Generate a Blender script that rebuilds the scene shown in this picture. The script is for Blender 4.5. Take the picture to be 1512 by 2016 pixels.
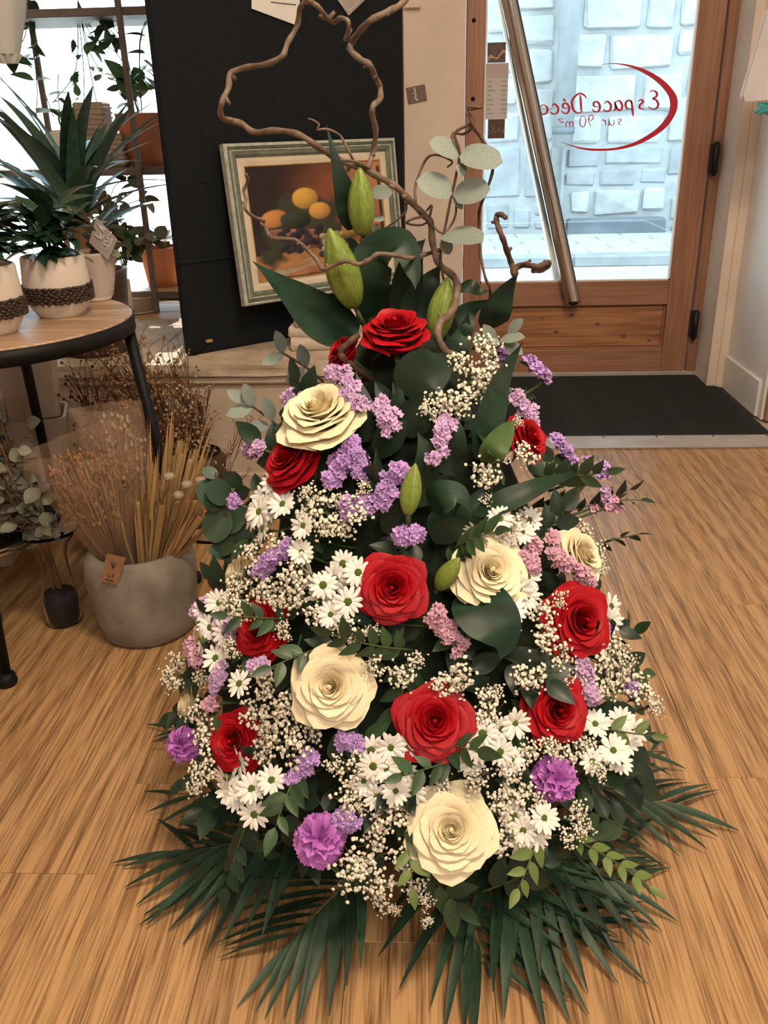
import bpy, math, random
import numpy as np
from mathutils import Vector, Matrix, noise as mnoise

rnd = random.Random(11)
for _o in list(bpy.data.objects):
    bpy.data.objects.remove(_o, do_unlink=True)
S = bpy.context.scene
COL = S.collection
V = Vector

# ------------------------------------------------------------------ camera
FPX = 1720.0
TH, PS, RO = math.radians(23.9), math.radians(2.8), math.radians(1.39)
CAM = V((0, 0, 1.0))
_f0 = V((-math.sin(PS), math.cos(PS), 0)); _r0 = V((math.cos(PS), math.sin(PS), 0)); _z = V((0, 0, 1))
CF = _f0 * math.cos(TH) - _z * math.sin(TH)
_u0 = _f0 * math.sin(TH) + _z * math.cos(TH)
CR = _r0 * math.cos(RO) - _u0 * math.sin(RO)
CU = _r0 * math.sin(RO) + _u0 * math.cos(RO)
cam_d = bpy.data.cameras.new('camera')
cam_d.sensor_fit = 'VERTICAL'; cam_d.sensor_height = 36.0; cam_d.lens = FPX / 2016.0 * 36.0
cam_d.clip_start = 0.02; cam_d.clip_end = 400
cam = bpy.data.objects.new('camera', cam_d); COL.objects.link(cam)
cam.matrix_world = Matrix(((CR.x, CU.x, -CF.x, CAM.x), (CR.y, CU.y, -CF.y, CAM.y), (CR.z, CU.z, -CF.z, CAM.z), (0, 0, 0, 1)))
S.camera = cam

# ------------------------------------------------------------------ world, sun, room lamps, exposure
w = bpy.data.worlds.new('sky'); S.world = w; w.use_nodes = True
bg = w.node_tree.nodes['Background']
bg.inputs[0].default_value = (0.66, 0.86, 1.0, 1); bg.inputs[1].default_value = 7.2
sun_d = bpy.data.lights.new('sun', 'SUN'); sun_d.energy = 9.0; sun_d.angle = math.radians(0.6); sun_d.color = (1.0, 0.9, 0.76)
sun = bpy.data.objects.new('sun', sun_d); COL.objects.link(sun)
sun.rotation_euler = V((0.10, -0.78, -0.624)).to_track_quat('-Z', 'Y').to_euler()
def area(name, loc, target, size, energy, col):
    d = bpy.data.lights.new(name, 'AREA'); d.shape = 'RECTANGLE'; d.size, d.size_y = size; d.energy = energy; d.color = col
    o = bpy.data.objects.new(name, d); COL.objects.link(o); o.location = loc
    o.rotation_euler = (V(target) - V(loc)).to_track_quat('-Z', 'Y').to_euler()
    return o
area('ceiling_lamp_front', (0.5, 0.42, 2.62), (0.35, 0.85, 0), (0.6, 0.4), 50, (1.0, 0.78, 0.55))
area('ceiling_lamp_rear', (0.45, -1.4, 2.62), (0.25, 0.6, 0.3), (1.2, 0.6), 46, (1.0, 0.87, 0.74))
area('ceiling_lamp_window', (-0.35, 2.0, 2.62), (-0.35, 2.3, 0), (0.7, 0.4), 8, (1.0, 0.74, 0.5))
S.view_settings.view_transform = 'Standard'; S.view_settings.look = 'None'
S.view_settings.gamma = 1.0; S.view_settings.use_curve_mapping = False
S.view_settings.exposure = 0.0

# ------------------------------------------------------------------ projection helpers (pixel of the 1512x2016 photo + a real depth -> point)
def ray(px, py): return CF + CR * ((px - 756) / FPX) + CU * ((1008 - py) / FPX)
def P(px, py, y):
    d = ray(px, py); return CAM + d * (y / d.y)
def PF(px, py, z=0.0):
    d = ray(px, py); return CAM + d * ((z - 1.0) / d.z)
def PPL(px, py, o, n):
    d = ray(px, py); return CAM + d * ((o - CAM).dot(n) / d.dot(n))
def proj(p):
    v = p - CAM; z = v.dot(CF); return 756 + FPX * v.dot(CR) / z, 1008 - FPX * v.dot(CU) / z
def pxm(p): return (p - CAM).dot(CF) / FPX          # metres per photo pixel at p

# ------------------------------------------------------------------ materials
MATS = {}
def mat(name, col, rough=0.5, var=0.0, vscale=20.0, vstretch=(1, 1, 1), bump=0.0, bscale=80.0, bstretch=(1, 1, 1), metal=0.0, spec=0.5,
        objvar=0.0, sheen=0.0, trans=0.0, alpha=1.0, emit=None, col2=None, sss=0.0, coat=0.0, ior=1.45, attr=None):
    m = bpy.data.materials.new(name); m.use_nodes = True
    nt = m.node_tree; N = nt.nodes; L = nt.links; b = N['Principled BSDF']
    c = (*col, 1)
    b.inputs['Base Color'].default_value = c; b.inputs['Roughness'].default_value = rough
    b.inputs['Metallic'].default_value = metal; b.inputs['Specular IOR Level'].default_value = spec
    b.inputs['Sheen Weight'].default_value = sheen; b.inputs['Transmission Weight'].default_value = trans
    b.inputs['Alpha'].default_value = alpha; b.inputs['IOR'].default_value = ior; b.inputs['Coat Weight'].default_value = coat
    if sss:
        b.inputs['Subsurface Weight'].default_value = sss; b.inputs['Subsurface Radius'].default_value = (0.01, 0.007, 0.004); b.inputs['Subsurface Scale'].default_value = 0.5
    if emit: b.inputs['Emission Color'].default_value = (*emit[0], 1); b.inputs['Emission Strength'].default_value = emit[1]
    src = None
    tc = None
    def coords(st):
        nonlocal tc
        if tc is None: tc = N.new('ShaderNodeTexCoord')
        mp = N.new('ShaderNodeMapping'); mp.inputs['Scale'].default_value = st
        L.new(tc.outputs['Object'], mp.inputs[0]); return mp.outputs[0]
    if attr:
        a = N.new('ShaderNodeAttribute'); a.attribute_name = attr; L.new(a.outputs['Color'], b.inputs['Base Color'])
    elif var or col2:
        nz = N.new('ShaderNodeTexNoise'); nz.inputs['Scale'].default_value = vscale; nz.inputs['Detail'].default_value = 5
        L.new(coords(vstretch), nz.inputs['Vector'])
        rp = N.new('ShaderNodeValToRGB')
        lo = tuple(max(0, x * (1 - var)) for x in col) if not col2 else col
        hi = tuple(min(1, x * (1 + var)) for x in col) if not col2 else col2
        rp.color_ramp.elements[0].position = 0.33; rp.color_ramp.elements[1].position = 0.68
        rp.color_ramp.elements[0].color = (*lo, 1); rp.color_ramp.elements[1].color = (*hi, 1)
        L.new(nz.outputs[0], rp.inputs[0]); src = rp.outputs[0]
    if objvar:
        oi = N.new('ShaderNodeObjectInfo'); hs = N.new('ShaderNodeHueSaturation')
        mr = N.new('ShaderNodeMapRange'); mr.inputs[3].default_value = 1 - objvar; mr.inputs[4].default_value = 1 + objvar
        L.new(oi.outputs['Random'], mr.inputs[0]); L.new(mr.outputs[0], hs.inputs['Value'])
        if src: L.new(src, hs.inputs['Color'])
        else: hs.inputs['Color'].default_value = c
        src = hs.outputs[0]
    if src: L.new(src, b.inputs['Base Color'])
    if bump:
        nz = N.new('ShaderNodeTexNoise'); nz.inputs['Scale'].default_value = bscale; nz.inputs['Detail'].default_value = 4
        L.new(coords(bstretch), nz.inputs['Vector'])
        bp = N.new('ShaderNodeBump'); bp.inputs['Strength'].default_value = bump; bp.inputs['Distance'].default_value = 0.004
        L.new(nz.outputs[0], bp.inputs['Height']); L.new(bp.outputs[0], b.inputs['Normal'])
    MATS[name] = m
    return m

def wood(name, dark, light, axis='Y', rough=0.4, bandscale=70.0, warp=9.0, fine=260.0, bump=0.08, objrand=True):
    """long-grain wood: warped rings plus fine pores, running along the given object axis"""
    m = bpy.data.materials.new(name); m.use_nodes = True; nt = m.node_tree; N = nt.nodes; L = nt.links; b = N['Principled BSDF']
    b.inputs['Roughness'].default_value = rough
    tc = N.new('ShaderNodeTexCoord'); vec = tc.outputs['Object']
    if objrand:
        oi = N.new('ShaderNodeObjectInfo'); ml = N.new('ShaderNodeVectorMath'); ml.operation = 'MULTIPLY'; ml.inputs[1].default_value = (17.3, 31.7, 9.1)
        L.new(oi.outputs['Random'], ml.inputs[0]); ad = N.new('ShaderNodeVectorMath'); ad.operation = 'ADD'; L.new(vec, ad.inputs[0]); L.new(ml.outputs[0], ad.inputs[1]); vec = ad.outputs[0]
    st = {'X': (0.14, 1, 1), 'Y': (1, 0.14, 1), 'Z': (1, 1, 0.14)}[axis]
    mp = N.new('ShaderNodeMapping'); mp.inputs['Scale'].default_value = st; L.new(vec, mp.inputs[0])
    n1 = N.new('ShaderNodeTexNoise'); n1.inputs['Scale'].default_value = 6.0; n1.inputs['Detail'].default_value = 3; L.new(mp.outputs[0], n1.inputs['Vector'])
    sx = N.new('ShaderNodeSeparateXYZ'); L.new(mp.outputs[0], sx.inputs[0])
    cross = {'X': 'Y', 'Y': 'X', 'Z': 'X'}[axis]
    a = N.new('ShaderNodeMath'); a.operation = 'MULTIPLY'; a.inputs[1].default_value = bandscale; L.new(sx.outputs[cross], a.inputs[0])
    a2 = N.new('ShaderNodeMath'); a2.operation = 'MULTIPLY_ADD'; a2.inputs[1].default_value = warp * 6; L.new(n1.outputs[0], a2.inputs[0]); L.new(a.outputs[0], a2.inputs[2])
    s = N.new('ShaderNodeMath'); s.operation = 'SINE'; L.new(a2.outputs[0], s.inputs[0])
    mp2 = N.new('ShaderNodeMapping'); mp2.inputs['Scale'].default_value = tuple(0.030 if x < 1 else 1 for x in st); L.new(vec, mp2.inputs[0])
    n2 = N.new('ShaderNodeTexNoise'); n2.inputs['Scale'].default_value = fine;  n2.inputs['Detail'].default_value = 3; L.new(mp2.outputs[0], n2.inputs['Vector'])
    n3 = N.new('ShaderNodeTexNoise'); n3.inputs['Scale'].default_value = fine * 0.22; n3.inputs['Detail'].default_value = 2; L.new(mp2.outputs[0], n3.inputs['Vector'])
    k = N.new('ShaderNodeMath'); k.operation = 'MULTIPLY_ADD'; k.inputs[1].default_value = 0.075; L.new(s.outputs[0], k.inputs[0]); L.new(n2.outputs[0], k.inputs[2])
    k2 = N.new('ShaderNodeMath'); k2.operation = 'MULTIPLY_ADD'; k2.inputs[1].default_value = 0.42; L.new(n3.outputs[0], k2.inputs[0]); L.new(k.outputs[0], k2.inputs[2])
    rp = N.new('ShaderNodeValToRGB'); rp.color_ramp.elements[0].position = 0.48; rp.color_ramp.elements[1].position = 0.84
    rp.color_ramp.elements[0].color = (*dark, 1); rp.color_ramp.elements[1].color = (*light, 1)
    L.new(k2.outputs[0], rp.inputs[0])
    out = rp.outputs[0]
    if objrand:
        hs = N.new('ShaderNodeHueSaturation'); mr = N.new('ShaderNodeMapRange'); mr.inputs[3].default_value = 0.93; mr.inputs[4].default_value = 1.07
        L.new(oi.outputs['Random'], mr.inputs[0]); L.new(mr.outputs[0], hs.inputs['Value']); L.new(out, hs.inputs['Color']); out = hs.outputs[0]
    L.new(out, b.inputs['Base Color'])
    bp = N.new('ShaderNodeBump'); bp.inputs['Strength'].default_value = bump; bp.inputs['Distance'].default_value = 0.002
    L.new(k2.outputs[0], bp.inputs['Height']); L.new(bp.outputs[0], b.inputs['Normal'])
    MATS[name] = m; return m

# ------------------------------------------------------------------ mesh builder
class MB:
    def __init__(s): s.v = []; s.f = []
    def add(s, vs, fs):
        k = len(s.v); s.v += [tuple(x) for x in vs]; s.f += [tuple(i + k for i in f) for f in fs]; return s
    def box(s, lo, hi, M=None, jit=0.0):
        x0, y0, z0 = lo; x1, y1, z1 = hi
        vs = [V((x, y, z)) for z in (z0, z1) for y in (y0, y1) for x in (x0, x1)]
        if jit: vs = [p + V((rnd.uniform(-jit, jit), rnd.uniform(-jit, jit), rnd.uniform(-jit, jit))) for p in vs]
        if M is not None: vs = [M @ p for p in vs]
        return s.add(vs, [(0, 2, 3, 1), (4, 5, 7, 6), (0, 1, 5, 4), (2, 6, 7, 3), (0, 4, 6, 2), (1, 3, 7, 5)])
    def cbox(s, lo, hi, c, M=None, jit=0.0):
        """box with chamfered edges all round (26-face), c = chamfer"""
        vs = []; idx = {}
        L = [lo[i] for i in range(3)]; H = [hi[i] for i in range(3)]
        def vert(a, sg):
            key = (a, sg)
            if key not in idx:
                p = [0, 0, 0]
                for i in range(3):
                    e = L[i] if sg[i] < 0 else H[i]
                    p[i] = e if i == a else e - sg[i] * c
                idx[key] = len(vs); q = V(p)
                if jit: q += V((rnd.uniform(-jit, jit), rnd.uniform(-jit, jit), rnd.uniform(-jit, jit)))
                vs.append(M @ q if M is not None else q)
            return idx[key]
        fs = []
        for a in range(3):
            b, d = (a + 1) % 3, (a + 2) % 3
            for sa in (-1, 1):
                ring = []
                for sb, sd in ((-1, -1), (1, -1), (1, 1), (-1, 1)):
                    sg = [0, 0, 0]; sg[a], sg[b], sg[d] = sa, sb, sd; ring.append(vert(a, tuple(sg)))
                fs.append(ring if sa > 0 else ring[::-1])
        for a in range(3):
            b, d = (a + 1) % 3, (a + 2) % 3
            for sb in (-1, 1):
                for sd in (-1, 1):
                    def sgv(sa):
                        sg = [0, 0, 0]; sg[a], sg[b], sg[d] = sa, sb, sd; return tuple(sg)
                    q = [vert(b, sgv(-1)), vert(b, sgv(1)), vert(d, sgv(1)), vert(d, sgv(-1))]
                    fs.append(q[::-1] if sb * sd > 0 else q)
        for sx in (-1, 1):
            for sy in (-1, 1):
                for sz in (-1, 1):
                    t = [vert(0, (sx, sy, sz)), vert(1, (sx, sy, sz)), vert(2, (sx, sy, sz))]
                    fs.append(t if sx * sy * sz > 0 else t[::-1])
        return s.add(vs, fs)
    def tube(s, pts, rad, n=6, cap=True):
        pts = [V(p) for p in pts]; m = len(pts)
        if not hasattr(rad, '__len__'): rad = [rad] * m
        t0 = (pts[1] - pts[0]).normalized(); a = t0.orthogonal().normalized()
        vs = []; fs = []
        for i, p in enumerate(pts):
            t = (pts[min(i + 1, m - 1)] - pts[max(i - 1, 0)]).normalized()
            a = (a - t * a.dot(t)); a = a.normalized() if a.length > 1e-6 else t.orthogonal().normalized()
            b = t.cross(a)
            for k in range(n):
                g = 2 * math.pi * k / n; vs.append(p + (a * math.cos(g) + b * math.sin(g)) * rad[i])
        for i in range(m - 1):
            for k in range(n):
                k2 = (k + 1) % n; fs.append((i * n + k, i * n + k2, (i + 1) * n + k2, (i + 1) * n + k))
        if cap: fs.append(tuple(range(n))[::-1]); fs.append(tuple((m - 1) * n + k for k in range(n)))
        return s.add(vs, fs)
    def lathe(s, prof, n=32, M=None, rfun=None, close=False):
        vs = []; fs = []
        for i, (r, z) in enumerate(prof):
            for k in range(n):
                g = 2 * math.pi * k / n; rr = r * (rfun(g, z) if rfun else 1)
                p = V((rr * math.cos(g), rr * math.sin(g), z)); vs.append(M @ p if M is not None else p)
        for i in range(len(prof) - 1):
            for k in range(n):
                k2 = (k + 1) % n; fs.append((i * n + k, i * n + k2, (i + 1) * n + k2, (i + 1) * n + k))
        if close: fs.append(tuple(range(n))[::-1]); fs.append(tuple((len(prof) - 1) * n + k for k in range(n)))
        return s.add(vs, fs)
    def grid(s, rows):
        """rows: list of equal-length lists of points"""
        n = len(rows[0]); vs = [p for r in rows for p in r]; fs = []
        for i in range(len(rows) - 1):
            for k in range(n - 1): fs.append((i * n + k, i * n + k + 1, (i + 1) * n + k + 1, (i + 1) * n + k))
        return s.add(vs, fs)
    def ribbon(s, path, wfun, up, fold=0.15, across=2, wave=0.0):
        m = len(path); rows = []
        for i, p in enumerate(path):
            t = (path[min(i + 1, m - 1)] - path[max(i - 1, 0)]).normalized()
            sd = t.cross(up); sd = sd.normalized() if sd.length > 1e-6 else t.orthogonal().normalized()
            nn = sd.cross(t); wd = wfun(i / (m - 1)); row = []
            for k in range(-across, across + 1):
                u = k / across; row.append(p + sd * (wd * u) + nn * (abs(u) * fold * wd + wave * wd * math.sin(i * 1.7 + k)))
            rows.append(row)
        return s.grid(rows)
    def mesh(s, name, m=None, smooth=True):
        me = bpy.data.meshes.new(name); me.from_pydata(s.v, [], s.f)
        if m: me.materials.append(MATS[m])
        if smooth: me.polygons.foreach_set('use_smooth', [True] * len(me.polygons))
        me.update(); return me

def cr(pts, n=6):
    """Catmull-Rom through pts"""
    pts = [V(p) for p in pts]; q = [pts[0] * 2 - pts[1]] + pts + [pts[-1] * 2 - pts[-2]]; out = []
    for i in range(1, len(q) - 2):
        p0, p1, p2, p3 = q[i - 1:i + 3]
        for k in range(n):
            t = k / n; out.append(0.5 * ((2 * p1) + (p2 - p0) * t + (2 * p0 - 5 * p1 + 4 * p2 - p3) * t * t + (3 * p1 - p0 - 3 * p2 + p3) * t ** 3))
    out.append(pts[-1]); return out

def frame(x, zh, loc=V((0, 0, 0)), sc=(1, 1, 1)):
    X = V(x).normalized(); Y = V(zh).cross(X); Y = Y.normalized() if Y.length > 1e-5 else X.orthogonal().normalized(); Z = X.cross(Y)
    M = Matrix.Identity(4)
    for i in range(3): M[i][0], M[i][1], M[i][2], M[i][3] = X[i] * sc[0], Y[i] * sc[1], Z[i] * sc[2], loc[i]
    return M
def zframe(z, loc=V((0, 0, 0)), sc=1.0, spin=0.0):
    Z = V(z).normalized(); X = Z.orthogonal().normalized(); Y = Z.cross(X); c, s_ = math.cos(spin), math.sin(spin)
    X2, Y2 = X * c + Y * s_, Y * c - X * s_; M = Matrix.Identity(4)
    for i in range(3): M[i][0], M[i][1], M[i][2], M[i][3] = X2[i] * sc, Y2[i] * sc, Z[i] * sc, loc[i]
    return M

def obj(name, me, parent=None, M=None, kind=None, label=None):
    o = bpy.data.objects.new(name, me); COL.objects.link(o)
    if parent is not None: o.parent = parent
    if M is not None: o.matrix_basis = M
    if kind: o['kind'] = kind
    if label: o['label'] = label
    return o
def tag(o, label, cat, group=None, kind=None):
    o['label'] = label; o['category'] = cat
    if group: o['group'] = group
    if kind: o['kind'] = kind
    return o
def thing(name, label, cat, loc=(0, 0, 0), group=None, M=None):
    o = bpy.data.objects.new(name, None); COL.objects.link(o); o.empty_display_size = 0.05
    o.matrix_basis = M if M is not None else Matrix.Translation(V(loc))
    return tag(o, label, cat, group)
def struct(name, me, parent=None, label=None, cat=None):
    o = obj(name, me, parent)
    if parent is None: o['kind'] = 'structure'
    if label: o['label'] = label
    if cat: o['category'] = cat
    return o
def sub(mb, loc):
    """move world-space geometry into the local space of a thing at loc"""
    l = V(loc); mb.v = [tuple(V(p) - l) for p in mb.v]; return mb

# ================================================================== palette
wood('floor_oak', (0.19, 0.098, 0.040), (0.53, 0.32, 0.150), 'Y', rough=0.34, bandscale=150, warp=5, fine=330, bump=0.10)
wood('door_wood', (0.25, 0.115, 0.065), (0.36, 0.185, 0.112), 'Z', rough=0.5, bandscale=30, warp=3, fine=180, bump=0.04)
wood('door_rail_wood', (0.25, 0.115, 0.065), (0.36, 0.185, 0.112), 'X', rough=0.5, bandscale=30, warp=3, fine=180, bump=0.04)
wood('door_panel_wood', (0.20, 0.075, 0.03), (0.46, 0.21, 0.10), 'X', rough=0.42, bandscale=60, warp=7, fine=120, bump=0.05)
wood('table_wood', (0.23, 0.135, 0.08), (0.47, 0.32, 0.21), 'X', rough=0.5, bandscale=80, warp=6, fine=160)
wood('pale_wood', (0.48, 0.29, 0.14), (0.70, 0.47, 0.26), 'X', rough=0.5, bandscale=50, warp=5, fine=150)
mat('beige_paint', (0.72, 0.60, 0.50), 0.6, var=0.06, vscale=6, bump=0.05, bscale=300)
mat('white_paint', (0.80, 0.80, 0.80), 0.45, var=0.05, vscale=5, bump=0.03, bscale=250)
mat('plaster', (0.52, 0.42, 0.33), 0.75, var=0.08, vscale=8, bump=0.12, bscale=120)
mat('ceiling_white', (0.75, 0.72, 0.68), 0.8, var=0.02)
mat('ledge_stone', (0.46, 0.37, 0.28), 0.85, var=0.22, vscale=18, bump=0.5, bscale=60)
mat('cream_stone', (0.62, 0.53, 0.44), 0.85, var=0.15, vscale=25, bump=0.4, bscale=90)
mat('black_cloth', (0.006, 0.0085, 0.0115), 0.75, var=0.2, vscale=60, bump=0.15, bscale=700, spec=0.25)
mat('black_metal', (0.007, 0.007, 0.008), 0.55, var=0.2, vscale=30, spec=0.25)
mat('dark_hinge', (0.01, 0.012, 0.016), 0.4, var=0.2)
mat('steel', (0.55, 0.52, 0.49), 0.16, metal=1.0, var=0.05, vscale=4, vstretch=(1, 1, 0.05))
mat('alu', (0.55, 0.52, 0.49), 0.4, metal=0.35, var=0.12, vscale=14)
mat('mat_rubber', (0.022, 0.023, 0.025), 0.85, var=0.25, vscale=12)
def window_glass(name):
    m = bpy.data.materials.new(name); m.use_nodes = True; nt = m.node_tree; N = nt.nodes; L = nt.links
    N.remove(N['Principled BSDF']); tr = N.new('ShaderNodeBsdfTransparent'); gl = N.new('ShaderNodeBsdfGlossy'); gl.inputs['Roughness'].default_value = 0.01
    tr.inputs[0].default_value = (0.95, 0.98, 0.98, 1); lw = N.new('ShaderNodeFresnel'); lw.inputs[0].default_value = 1.45; mx = N.new('ShaderNodeMixShader')
    L.new(lw.outputs[0], mx.inputs[0]); L.new(tr.outputs[0], mx.inputs[1]); L.new(gl.outputs[0], mx.inputs[2]); L.new(mx.outputs[0], N['Material Output'].inputs[0]); MATS[name] = m
window_glass('glass')
mat('red_vinyl', (0.55, 0.012, 0.03), 0.5, var=0.04)
mat('painting', (1, 1, 1), 0.35, attr='paint', spec=0.4)
mat('frame_green', (0.13, 0.155, 0.12), 0.5, var=0.25, vscale=40)
mat('frame_silver', (0.42, 0.44, 0.38), 0.4, var=0.2, vscale=60)
mat('frame_cream', (0.62, 0.54, 0.42), 0.6, var=0.08)
mat('frame_gold', (0.42, 0.26, 0.10), 0.4, var=0.2)
mat('paper', (0.70, 0.70, 0.66), 0.7, var=0.03)
mat('paper_grey', (0.36, 0.32, 0.30), 0.8, var=0.05)
mat('ink', (0.06, 0.05, 0.05), 0.8)
mat('kraft', (0.30, 0.16, 0.075), 0.8, var=0.1, vscale=50)
mat('kraft_mauve', (0.20, 0.13, 0.11), 0.7, var=0.08, vscale=50)
mat('street_stone', (0.30, 0.305, 0.30), 0.9, var=0.14, vscale=7, bump=0.9, bscale=26, objvar=0.07)
mat('street_stone_grey', (0.215, 0.23, 0.238), 0.9, var=0.16, vscale=5, bump=0.6, bscale=20, objvar=0.10)
mat('mortar', (0.262, 0.27, 0.268), 0.95, var=0.15, vscale=6, bump=0.5, bscale=30)
mat('plinth_grey', (0.10, 0.115, 0.13), 0.9, var=0.2, vscale=5, bump=0.4, bscale=25)
mat('paver', (0.31, 0.32, 0.325), 0.85, var=0.06, vscale=5, objvar=0.05)
mat('square_ground', (0.75, 0.73, 0.68), 0.9, var=0.05, vscale=1)
mat('red_petal', (0.40, 0.003, 0.010), 0.5, var=0.18, vscale=25, spec=0.3, objvar=0.10)
mat('cream_petal', (0.90, 0.80, 0.56), 0.55, var=0.06, vscale=20, spec=0.3, objvar=0.05, sss=0.15)
mat('white_petal', (0.88, 0.87, 0.83), 0.55, spec=0.3, objvar=0.06)
mat('daisy_disc', (0.13, 0.20, 0.025), 0.8, var=0.4, vscale=900, bump=0.6, bscale=1200)
mat('lilac', (0.52, 0.32, 0.68), 0.6, objvar=0.18, var=0.12, vscale=120)
mat('pale_lilac', (0.64, 0.43, 0.70), 0.6, objvar=0.15, var=0.12, vscale=120)
mat('pink_statice', (0.68, 0.40, 0.52), 0.6, objvar=0.12, var=0.12, vscale=120)
mat('carnation', (0.52, 0.17, 0.58), 0.6, objvar=0.10, var=0.10, vscale=60)
mat('gypsophila', (0.88, 0.83, 0.70), 0.6, var=0.06, vscale=300)
mat('stem_green', (0.075, 0.115, 0.04), 0.55, var=0.2)
mat('stem_thin', (0.10, 0.12, 0.045), 0.6, var=0.2)
mat('leaf_dark', (0.011, 0.030, 0.016), 0.42, var=0.3, vscale=18, objvar=0.30)
mat('leaf_lily', (0.013, 0.036, 0.020), 0.44, spec=0.3, var=0.35, vscale=60, vstretch=(0.05, 1, 1), objvar=0.2)
mat('leaf_pistachio', (0.035, 0.075, 0.030), 0.42, var=0.3, vscale=30, objvar=0.35)
mat('leaf_fresh', (0.13, 0.19, 0.045), 0.45, var=0.2, vscale=30, objvar=0.15)
mat('leaf_mid', (0.060, 0.115, 0.032), 0.45, var=0.2, vscale=40, objvar=0.1)
mat('leaf_palm', (0.017, 0.047, 0.025), 0.5, var=0.3, vscale=25, vstretch=(0.2, 1, 1), objvar=0.35)
mat('lily_bud', (0.19, 0.26, 0.045), 0.42, var=0.25, vscale=40, vstretch=(1, 1, 0.15))
mat('eucalyptus', (0.22, 0.27, 0.24), 0.6, var=0.15, vscale=25, objvar=0.18)
mat('eucalyptus_dark', (0.055, 0.10, 0.065), 0.5, var=0.2, vscale=25, objvar=0.2)
mat('willow', (0.165, 0.115, 0.082), 0.6, var=0.35, vscale=60, bump=0.4, bscale=200)
mat('willow_dark', (0.10, 0.055, 0.038), 0.6, var=0.3, vscale=60, bump=0.4, bscale=200)
mat('foam', (0.010, 0.020, 0.010), 0.95, var=0.3, vscale=60, bump=0.6, bscale=120)
mat('concrete', (0.25, 0.22, 0.185), 0.85, var=0.28, vscale=14, bump=0.3, bscale=160)
mat('ceramic_white', (0.66, 0.58, 0.50), 0.45, var=0.03)
mat('coffee_bean', (0.035, 0.018, 0.013), 0.4, objvar=0.3)
mat('soil', (0.015, 0.011, 0.008), 0.95, var=0.4, vscale=80, bump=0.8, bscale=150)
mat('terracotta', (0.62, 0.23, 0.12), 0.7, var=0.1, vscale=15)
mat('pale_pot', (0.50, 0.41, 0.35), 0.6, var=0.05)
mat('coffee_leaf', (0.020, 0.055, 0.030), 0.22, var=0.2, vscale=20, objvar=0.35, coat=0.3)
mat('plant_leaf', (0.06, 0.12, 0.045), 0.4, var=0.2, vscale=20, objvar=0.3)
mat('yucca_leaf', (0.03, 0.085, 0.06), 0.4, var=0.25, vscale=20, objvar=0.25)
mat('silver_leaf', (0.20, 0.205, 0.15), 0.6, var=0.2, vscale=20, objvar=0.25)
mat('straw', (0.40, 0.25, 0.11), 0.7, var=0.2, vscale=30, vstretch=(1, 1, 0.1), objvar=0.3)
mat('dry_brown', (0.19, 0.10, 0.045), 0.8, var=0.3, objvar=0.3)
mat('dry_seed', (0.30, 0.16, 0.07), 0.8, var=0.3)
mat('dry_pale', (0.40, 0.31, 0.21), 0.8, var=0.2)
mat('dry_red', (0.10, 0.035, 0.022), 0.8, var=0.3)
mat('purple_sand', (0.035, 0.022, 0.035), 0.9, var=0.4, vscale=200, bump=0.6, bscale=300)
mat('clear_glass', (0.95, 0.97, 0.96), 0.03, trans=1.0, ior=1.12)
mat('cellophane', (0.50, 0.34, 0.24), 0.14, alpha=0.24, spec=1.0, ior=1.7)
mat('teal_glaze', (0.03, 0.11, 0.085), 0.4, var=0.15)
mat('brown_leather', (0.05, 0.028, 0.016), 0.5, var=0.3)
mat('basket_tan', (0.34, 0.26, 0.20), 0.8, var=0.25, vscale=40, bump=0.6, bscale=90)
mat('pale_slice', (0.52, 0.52, 0.40), 0.8, var=0.15, vscale=15)
mat('shelf_brown', (0.13, 0.10, 0.085), 0.6, var=0.15)
mat('white_plastic', (0.72, 0.70, 0.74), 0.35, var=0.06, vscale=10, bump=0.4, bscale=30)
mat('teal_ribbon', (0.05, 0.42, 0.42), 0.5, var=0.1)
mat('white_enamel', (0.75, 0.75, 0.75), 0.4, var=0.02)
mat('lamp_glow', (1, 1, 1), 0.5, emit=((1.0, 0.82, 0.6), 6.0))

# ================================================================== ROOM
YD = 3.66                                  # front face of the entrance door
# floor slab and planks
struct('floor', MB().box((-2.6, -2.6, -0.05), (2.4, 3.92, -0.009)).mesh('floor', 'plaster', False))
floor = bpy.data.objects['floor']; floor['label'] = 'oak plank floor of the shop'
PW, PL = 0.19, 1.137
pm = MB().cbox((0.0004, 0.0004, -0.009), (PW - 0.0004, PL - 0.0004, 0.0), 0.0005).mesh('plank', 'floor_oak', False)
ends = {5: 1.165, -1: 0.943, 0: 0.62}
for i in range(-10, 12):
    x0 = -0.483 + PW * i
    ph = {5: 1.165, 6: 2.302 - PL * 0.5, -1: 0.943, -2: 0.943 + 0.0}.get(i, (i * 0.417) % PL)
    y = ph - 2 * PL
    while y < 2.752:
        if y > -1.4 and y + PL <= 2.752 + PL:
            ln = min(PL, 2.752 - y)
            if ln > 0.02:
                obj('plank', pm, floor, Matrix.Translation((x0, y, 0)) @ Matrix.Diagonal((1, ln / PL, 1, 1)))
        y += PL
# threshold strip between planks and mat
t = struct('trim_1', MB().cbox((-0.3, 2.757, -0.009), (1.6, 2.885, 0.004), 0.002).mesh('trim', 'alu', False)); t['label'] = 'pale metal threshold strip in front of the doormat'
mb = MB()
mb.cbox((-0.3, 2.752, -0.009), (1.6, 2.757, 0.006), 0.001)
obj('edge_bar', mb.mesh('edge_bar', 'steel', False), t)
sc = MB().lathe([(0.0, 0.0015), (0.004, 0.001), (0.005, 0.0)], 10).mesh('screw', 'black_metal')
for x in (0.43, 0.62, 0.80, 0.99, 1.17): obj('screw', sc, t, Matrix.Translation((x, 2.872, 0.004)))
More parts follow.
